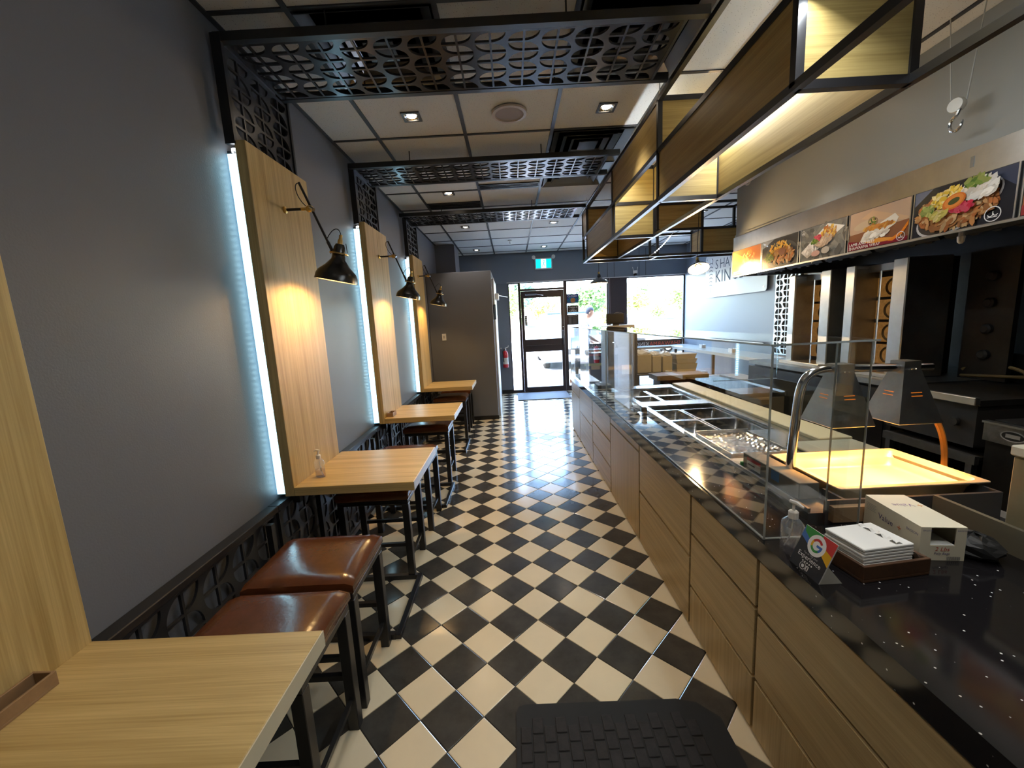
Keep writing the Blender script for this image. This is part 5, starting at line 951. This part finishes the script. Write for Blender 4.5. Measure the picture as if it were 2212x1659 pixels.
# ================================================================== outdoors
GZ = -.10
m_asph = mat('sunlit_asphalt', (.42, .41, .40), .9, var=.08, vscale=.8); m_conc = mat('sidewalk_concrete', (.55, .54, .52), .9, var=.06, vscale=2)
struct(box('ground_lot', (-90, 140, 9.9, 330, GZ-.3, GZ), m_asph)); struct(box('ground_sidewalk', (-20, 24, YB+.152, 9.9, GZ-.3, -.02), m_conc)); struct(box('ground_threshold', (-.03, XR, YB, YB+.152, GZ, -.003), m_conc))
struct(box('roof_slab', (-6, 10, YF-1, YB+.16, ZC+.17, ZC+.4), m_grid))
def car(label, loc, rz, col, L_=4.5, W_=1.78, h=1.45, suv=False, grp='cars parked outside'):
    r = thing('parked_car', label, 'car', loc, rz, group=grp); hb = .78 if not suv else .98; k = W_/2
    body = mat('car_paint_%d_%d_%d' % tuple(int(c*99) for c in col), col, .25, coat=.6); gl = mat('car_glass', (.04, .06, .08), .06, spec=.8)
    # front of the car points to -y
    prof = [(-L_/2, .30), (-L_/2-.02, .52), (-L_/2+.12, hb-.10), (-L_/2+.95, hb+.02), (L_/2-.5 if not suv else L_/2-.1, hb+.04), (L_/2, hb-.12), (L_/2, .32), (L_/2-.3, .22), (-L_/2+.3, .22)]
    mb = MB(); V = []; n = len(prof)
    for (s, f) in ((-1, .90), (-.96, 1.0), (.96, 1.0), (1, .90)):
        for (y, z) in prof: V.append((s*k, y*(1 if abs(s) < 1 else .985), .22+(z-.22)*(1 if abs(s) < 1 else .93)))
    F = [(a*n+q, a*n+(q+1) % n, (a+1)*n+(q+1) % n, (a+1)*n+q) for a in range(3) for q in range(n)]+[tuple(range(n))[::-1], tuple(3*n+q for q in range(n))]; mb.add(V, F); mb.build('car_body', body, r)
    a0, a1, a2, a3 = (-L_/2+.95, -L_/2+1.65, L_/2-1.1, L_/2-.45) if not suv else (-L_/2+1.0, -L_/2+1.6, L_/2-.35, L_/2-.12)
    def cab(ins, zt, dy): return [(-k+ins, a0+dy, hb), (k-ins, a0+dy, hb), (k-ins, a3-dy, hb), (-k+ins, a3-dy, hb), (-k+ins+.18, a1, zt), (k-ins-.18, a1, zt), (k-ins-.18, a2, zt), (-k+ins+.18, a2, zt)]
    FF = [(4, 5, 6, 7), (0, 1, 5, 4), (1, 2, 6, 5), (2, 3, 7, 6), (3, 0, 4, 7)]
    m = MB(); m.add(cab(.06, h-.05, 0), FF); m.build('car_windows', gl, r)
    m = MB().box(-k+.25, k-.25, a1-.05, a2+.05, h-.06, h, b=.03); m.build('car_roof', body, r)
    for sx in (-1, 1):
        for (yy, zz) in ((a0, a1), (a3, a2)): MB().tube([(sx*(k-.08), yy, hb), (sx*(k-.24), zz, h-.04)], .035, 6).build('pillar', body, r)
        MB().tube([(sx*(k-.07), (a0+a3)/2, hb), (sx*(k-.235), (a1+a2)/2, h-.04)], .03, 6).build('pillar', body, r)
        MB().sphere((sx*(k+.09), a0+.35, hb+.08), (.11, .06, .08), 12, 8).build('mirror', body, r, smooth=True)
        MB().sphere((sx*(k-.30), -L_/2+.05, hb-.24), (.2, .07, .09), 12, 8).build('headlight', mat('headlight', (.8, .82, .8), .15), r, smooth=True); MB().lathe([(.06, 0), (.05, .03)], (sx*(k-.28), -L_/2-.0, .42), 14, axis=(0, -1, 0), close=True).build('fog_light', mat('fog_light', (.8, .75, .5), .2), r)
        for yy in (-L_/2+.85, L_/2-.85):
            MB().lathe([(.001, -.11), (.2, -.11), (.31, -.09), (.33, -.04), (.33, .07), (.30, .11)], (sx*(k-.13), yy, .33), 20, axis=(sx, 0, 0)).build('wheel', mat('tyre', (.02, .02, .02), .7), r, smooth=30); MB().lathe([(.001, .118), (.19, .112), (.2, .10)], (sx*(k-.13), yy, .33), 16, axis=(sx, 0, 0)).build('hub_cap', m_steel, r)
    box('grille', (-.45, .45, -L_/2-.03, -L_/2+.05, .48, .66), mat('black_grille', (.02, .02, .02), .5), r, b=.02); box('bumper', (-k+.08, k-.08, -L_/2-.05, -L_/2+.1, .26, .46), mat('grey_bumper', (.10, .10, .11), .5), r, b=.04); box('number_plate', (-.15, .15, -L_/2-.06, -L_/2-.05, .36, .44), m_white, r)
    return r
r = car('blue grey van parked nose in behind the door glass', (1.95, 14.6, GZ), 0, (.16, .22, .30), 4.7, 1.95, 1.82, True)
P = Print((.55, -1.62, 1.12), (-1, 0, 0), (0, .25, .97), (0, -1, .3)); P.rect(0, 0, .34, .12, (.5, .1, .12)); P.build('windscreen_sticker', m_printm, r)
car('silver blue car parked outside the left sidelight', (-1.0, 13.8, GZ), 0, (.36, .44, .50), 4.4, 1.8, 1.42)
car('pale blue car nearest the right window', (7.0, 17.5, GZ), math.radians(-60), (.45, .62, .72), 4.5, 1.8, 1.45)
car('white sedan parked in front of the white building', (12.4, 32, GZ), math.radians(80), (.75, .75, .74), 4.6, 1.8, 1.4); car('dark blue car parked right of the white sedan', (17.5, 40, GZ), math.radians(70), (.14, .2, .34), 4.6, 1.8, 1.5); car('grey hatchback parked behind the flower bed', (11.4, 41, GZ), math.radians(95), (.35, .38, .42), 4.3, 1.8, 1.5)
# trees
def tree(label, x, y, zc, rx, rz, c0, c1, n=1100, trunk=True, cat='tree', name='tree'):
    r = thing(name, label, cat, (x, y, GZ), group='trees and shrubs outside'); mb = MB(); s = rx*.09
    blobs = [(random.uniform(-.5, .5)*rx, random.uniform(-.5, .5)*rx, zc-GZ+random.uniform(-.45, .5)*rz, random.uniform(.4, .62)) for _ in range(9)]
    for _ in range(n):
        b = random.choice(blobs); v = Vector((random.gauss(0, 1), random.gauss(0, 1), random.gauss(0, 1))).normalized()*random.uniform(.72, 1.0); p = Vector((b[0]+v.x*rx*b[3], b[1]+v.y*rx*b[3], b[2]+v.z*rz*b[3]))
        a = Vector((random.gauss(0, 1), random.gauss(0, 1), random.gauss(0, .6))).normalized()*s*random.uniform(.7, 1.5); q = a.orthogonal().normalized()*s*.8; t = random.random(); mb.add([p-a, p+q, p+a, p-q], [(0, 1, 2, 3)], tuple(c0[i]*(1-t)+c1[i]*t for i in range(3)))
    o = mb.build('foliage', MATS.get('leaves') or vcol('leaves', .6, .3), r, recalc=False); o['kind'] = 'stuff'
    if trunk: MB().tube([(0, 0, 0), (.05*rx, 0, (zc-GZ)*.5), (0, 0, zc-GZ)], [.09*rx, .07*rx, .03*rx], 8).build('trunk', mat('bark', (.12, .09, .06), .9), r)
LG, MG, DG, YG = (.30, .42, .10), (.16, .28, .07), (.07, .16, .07), (.48, .48, .10)
tree('yellow green sapling seen through the door glass', 2.2, 27, 2.25, 1.25, 1.15, LG, YG, 700); tree('bluish tree behind the small house', 2.6, 66, 5.6, 3.4, 2.4, DG, (.12, .2, .2), 900); tree('green tree seen through the left sidelight', -.1, 40, 3.2, 1.7, 2.4, MG, LG, 700)
tree('broad dark tree left of the window column', 8.6, 46, 3.2, 2.4, 1.9, DG, MG, 1100); tree('broad leafy tree right behind the pendant lamp', 13.4, 52, 3.2, 2.4, 1.9, MG, LG, 1100); tree('bright shrub below the leafy trees', 8.9, 38, 1.5, 1.3, .9, LG, YG, 500, False, 'shrub', 'shrub')
tree('light green tree right of the lamp post', 10.6, 34, 2.4, 1.3, 1.25, LG, YG, 900); tree('rounded green tree before the white building', 13.4, 37.5, 1.9, 1.0, 1.1, MG, LG, 800); tree('tall green tree behind the lamp post', 15.8, 48, 4.2, 1.3, 1.2, DG, MG, 700); tree('light green tree at the right edge of the window', 22.3, 54, 3.3, 2.1, 2.2, LG, MG, 1000); tree('green tree at the left edge of the right window', 9.6, 36, 1.6, .7, 1.5, MG, LG, 500)
r = thing('flower_bed', 'low flower bed with orange blooms beyond the right window', 'flower bed', (8.0, 27.5, GZ), math.radians(12)); box('kerb', (-.6, 6.5, 0, 1.6, 0, .14), m_conc, r, b=.03); mb = MB()
for _ in range(900): x, y = random.uniform(-.4, 6.3), random.uniform(.1, 1.5); a = random.uniform(0, 3); z = random.uniform(.16, .55); c = random.choice([LG, LG, MG, YG, (.62, .25, .05), (.6, .12, .08)]) if y < .7 else random.choice([LG, MG, YG]); mb.add([(x-.07*math.cos(a), y-.07*math.sin(a), z), (x, y, z+.06), (x+.07*math.cos(a), y+.07*math.sin(a), z), (x, y, z-.06)], [(0, 1, 2, 3)], c)
o = mb.build('plants', MATS['leaves'], r, recalc=False); o['kind'] = 'stuff'
# lamp post, green cabinet, fence
r = thing('lamp_post', 'thin grey lamp post seen through the right window', 'lamp post', (7.45, 25, GZ)); MB().tube([(0, 0, 0), (0, 0, 3.6)], [.07, .055], 10).build('pole', mat('grey_post', (.35, .38, .40), .5), r); MB().tube([(0, 0, 3.6), (.5, 0, 3.75)], .03, 8).build('arm', mat('grey_post', (0, 0, 0)), r); box('luminaire', (.4, .75, -.08, .08, 3.7, 3.8), mat('grey_post', (0, 0, 0)), r, b=.03); MB().lathe([(.16, 0), (.16, .12), (.08, .16)], n=12, close=True).build('base', m_conc, r)
r = thing('utility_cabinet', 'green utility cabinet standing in the lot behind the door', 'cabinet', (.82, 21, GZ)); mg = mat('utility_green', (.14, .34, .26), .5); box('case', (0, .52, 0, .5, .1, 1.25), mg, r, b=.02); box('lid', (-.03, .55, -.03, .53, 1.25, 1.37), mat('utility_green_dark', (.05, .2, .17), .5), r, b=.02); box('pad', (-.08, .6, -.08, .58, 0, .1), m_conc, r)
for k in range(4): box('louvre', (.04, .48, -.012, .002, .3+.22*k, .32+.22*k), mat('utility_green_dark', (0, 0, 0)), r)
r = thing('garden_wall', 'low cream wall across the street behind the door', 'wall', (-6, 44, GZ)); box('coping', (0, 24, 0, .4, 1.15, 1.25), m_conc, r); box('masonry', (.05, 23.95, .05, .35, 0, 1.15), mat('cream_masonry', (.62, .55, .45), .8, var=.1, vscale=3), r)
tag(box('lawn', (-20, 30, 70, 110, GZ, GZ+.05), mat('lawn_green', (.22, .34, .07), .9, var=.3, vscale=3)), 'strip of green lawn behind the cream wall', 'lawn', kind='stuff')
# buildings
def bldg(label, x, y, w, d, h, col, wins=None, wcol=(.2, .26, .32), roof=None, rz=0):
    r = thing('building', label, 'building', (x, y, GZ), rz, group='buildings across the street'); box('walls', (0, w, 0, d, 0, h), mat('wall_%d' % int(x*10+y), col, .8), r); box('parapet', (-.1, w+.1, -.1, d, h, h+.25), mat('wallcap_%d' % int(x*10+y), tuple(c*.8 for c in col), .8), r)
    src = None
    for (a, b, c, e_) in (wins or []):
        q = box('window', (a, b, -.06, .02, c, e_), mat('far_window_%d' % int(sum(wcol)*100), wcol, .3), r)
    if roof: MB().prism([(-.4, h+.25), (w+.4, h+.25), (w-.9, h+roof), (.9, h+roof)], 0, d, 'y').build('roof', mat('pale_roof', (.55, .52, .5), .8), r)
    return r
bldg('small house with pale roof behind the yellow sapling', 2.1, 58, 4.2, 6, 2.4, (.55, .52, .48), [(.4, 1.2, .9, 1.9), (2.4, 3.3, .9, 1.9)], roof=1.3)
grid_ = lambda w, h, nx, nz: [(w*(i+.2)/nx, w*(i+.8)/nx, 3+(h-4)*(j+.2)/nz, 3+(h-4)*(j+.8)/nz) for i in range(nx) for j in range(nz)]
bldg('wide pale blue tower behind the leafy trees', 35.5, 200, 7.5, 10, 19.0, (.34, .50, .60), grid_(7.5, 19, 3, 5), (.28, .42, .54)); bldg('narrow pale blue tower right of the wide tower', 44.0, 205, 4.2, 8, 19, (.40, .54, .60), grid_(4.2, 19, 2, 5), (.33, .46, .56)); bldg('low stepped blue building above the CLOSED sign', 28.5, 210, 6, 8, 11.5, (.38, .55, .58), grid_(6, 11.5, 3, 3), (.3, .46, .52))
bldg('grey slab tower at the left of the right window', 58, 200, 3.6, 8, 17.5, (.36, .38, .42), grid_(3.6, 17.5, 2, 5), (.28, .3, .36)); bldg('pink grey tower edge beside the blue glass tower', 49.2, 120, 1.0, 8, 17, (.40, .34, .42)); bldg('blue glass tower at the right of the right window', 50.4, 122, 6, 10, 22, (.30, .46, .56), grid_(6, 22, 4, 8), (.20, .38, .52))
bldg('white flat roofed building with slit windows', 20.0, 58, 4.0, 8, 4.35, (.74, .72, .70), [(1.2, 1.38, .9, 2.2), (1.7, 1.88, .9, 2.2), (2.5, 2.7, 1.8, 2.2), (3.05, 3.25, 1.8, 2.2), (2.5, 2.7, .9, 1.3), (3.05, 3.25, .9, 1.3)], (.12, .13, .15)); bldg('grey block joined to the white building', 24.25, 59, 3.0, 8, 4.5, (.48, .47, .48), [(.4, 1.0, 2.4, 2.9), (1.6, 2.4, .8, 2.0)], (.25, .32, .32))
r = thing('roof_unit', 'grey ventilation unit on the white building roof', 'roof unit', (21.3, 59, GZ+4.6)); box('casing', (0, 1.2, 0, 1, 0, .35), mat('unit_grey', (.4, .44, .45), .6), r, b=.03); box('fan_cowl', (.3, .9, .2, .8, .35, .45), mat('unit_grey', (0, 0, 0)), r, b=.03)
# ================================================================== person outside the window
def skin_mesh(name, pts, edges, root, parent, mats, pick, sub=2):
    me = bpy.data.meshes.new(name); me.from_pydata([p[:3] for p in pts], edges, []); o = bpy.data.objects.new(name, me); COL.objects.link(o)
    m = o.modifiers.new('s', 'SKIN'); m.use_smooth_shade = True
    for i, p in enumerate(pts): sv = me.skin_vertices[0].data[i]; rr = p[3] if isinstance(p[3], tuple) else (p[3], p[3]); sv.radius = rr; sv.use_root = (i == root)
    if sub: s = o.modifiers.new('ss', 'SUBSURF'); s.levels = sub; s.render_levels = sub
    dg = bpy.context.evaluated_depsgraph_get(); nm = bpy.data.meshes.new_from_object(o.evaluated_get(dg)); bpy.data.objects.remove(o)
    nm.name = name; nm.materials.clear()
    for k in mats: nm.materials.append(k)
    for p in nm.polygons: p.material_index = pick(p.center); p.use_smooth = True
    q = bpy.data.objects.new(name, nm); COL.objects.link(q); q.parent = parent; return q
m_skin = mat('skin', S(214, 158, 124), .5); m_shirt = mat('white_shirt', (.78, .76, .80), .8); m_trous = mat('grey_trousers', (.22, .22, .26), .8); m_shoe = mat('dark_shoes', (.04, .035, .03), .5); m_hair = mat('dark_hair', (.035, .035, .05), .6)
r = thing('person', 'person in a white shirt standing outside the window, head bowed', 'person', (1.62, 8.95, -.02), math.radians(-8))
# local frame: person faces +x; y is the person's left
pts = [(0, 0, .92, (.15, .12)), (.0, 0, 1.08, (.145, .115)), (.01, 0, 1.26, (.17, .125)), (.02, 0, 1.39, (.13, .10)), (.05, 0, 1.46, .056), (.085, 0, 1.52, .055),
       (.01, -.17, 1.36, .062), (.02, -.22, 1.12, .047), (.20, -.20, .99, .036), (.245, -.195, .965, (.036, .022)),
       (.01, .17, 1.36, .062), (.0, .22, 1.12, .047), (.14, .21, .95, .036), (.18, .21, .92, (.036, .022)),
       (.0, -.09, .86, .095), (.02, -.09, .48, .062), (-.01, -.09, .09, .042), (.10, -.09, .04, (.040, .035)), (.17, -.09, .032, .03),
       (.0, .09, .86, .095), (.02, .09, .48, .062), (-.01, .09, .09, .042), (.10, .09, .04, (.040, .035)), (.17, .09, .032, .03)]
edges = [(0, 1), (1, 2), (2, 3), (3, 4), (4, 5), (3, 6), (6, 7), (7, 8), (8, 9), (3, 10), (10, 11), (11, 12), (12, 13), (0, 14), (14, 15), (15, 16), (16, 17), (17, 18), (0, 19), (19, 20), (20, 21), (21, 22), (22, 23)]
for base, by, sgn in ((9, pts[9], 1), (13, pts[13], -1)):
    for k, (dy, L_) in enumerate(((-.028, .060), (-.010, .072), (.009, .068), (.026, .054))):
        i = len(pts); pts += [(by[0]+.03, by[1]+dy, by[2]-.012, .0098), (by[0]+.03+L_*.55, by[1]+dy, by[2]-.022, .009), (by[0]+.02+L_*.8, by[1]+dy, by[2]-.052, .0078)]; edges += [(base, i), (i, i+1), (i+1, i+2)]
    i = len(pts); pts += [(by[0]-.0, by[1]+.036*sgn, by[2]-.010, .011), (by[0]+.03, by[1]+.052*sgn, by[2]-.028, .009)]; edges += [(base, i), (i, i+1)]
def pick(c):
    if c.z > 1.445: return 0
    if c.z < .095: return 3
    if c.z < .93 and abs(c.y) < .175 and c.x < .16: return 2
    if c.x > .10 and c.z < 1.075 and abs(c.y) > .14: return 0
    return 1
skin_mesh('body', pts, edges, 0, r, [m_skin, m_shirt, m_trous, m_shoe], pick, 1)
# head, bowed forward
hm = MB(); n, mm = 24, 18; V = []; F = []
for i in range(mm+1):
    th = math.pi*i/mm
    for k in range(n):
        a = 2*math.pi*k/n; x, y, z = math.sin(th)*math.cos(a), math.sin(th)*math.sin(a), math.cos(th)
        X, Y, Z = x*.092, y*.074*(1-.18*max(0, -z)), z*.118
        if x > 0 and z < .2: X *= 1-.10*max(0, .2-z)
        f = max(0, x)**6
        if abs(y) < .22: X += .020*math.exp(-((z+.12)/.16)**2)*(1-abs(y)/.22)*(x > 0)   # nose
        X -= .007*math.exp(-((z-.08)/.10)**2)*math.exp(-((abs(y)-.36)/.14)**2)*(x > .3)      # eye sockets
        X += .004*math.exp(-((z+.45)/.07)**2)*math.exp(-(y/.25)**2)*(x > .3)                # lips
        if x < -.2 and z < -.4: X *= .82
        V.append((X, Y, Z))
for i in range(mm):
    for k in range(n): F.append((i*n+k, (i+1)*n+k, (i+1)*n+(k+1) % n, i*n+(k+1) % n))
hm.add(V, F); hd = hm.build('head', m_skin, r, smooth=60); hd.location = (.115, 0, 1.585); hd.rotation_euler.y = math.radians(20)
hr = MB(); V2 = [(v[0]*1.07-.004, v[1]*1.08, v[2]*1.06+.004) for v in V]; keep = [f for f in F if all((V[i][2] > .045 or (V[i][0] < .012 and V[i][2] > -.052)) for i in f)]; hr.add(V2, keep); hr.build('hair', m_hair, hd, smooth=60)
for s_ in (-1, 1):
    MB().sphere((.0, s_*.076, -.012), (.018, .008, .028), 10, 8).build('ear', m_skin, hd, smooth=True); MB().sphere((.083, s_*.028, .012), (.006, .011, .006), 8, 6).build('eye', mat('eye_dark', (.05, .04, .04), .2), hd, smooth=True); box('eyebrow', (.080, .088, s_*.028-.014, s_*.028+.014, .026, .031), m_hair, hd)
box('mouth', (.082, .0855, -.02, .02, -.056, -.052), mat('lips', S(170, 96, 84), .5), hd)
MB().lathe([(.066, 0), (.075, .02), (.058, .035)], (.03, 0, 1.425), 20, axis=(.25, 0, 1)).build('collar', m_shirt, r, smooth=True, recalc=False)
r = thing('phone', 'dark phone held by the person outside', 'phone', (1.915, 8.705, .915)); box('case', (-.035, .035, -.05, .05, 0, .009), m_black, r, b=.003)
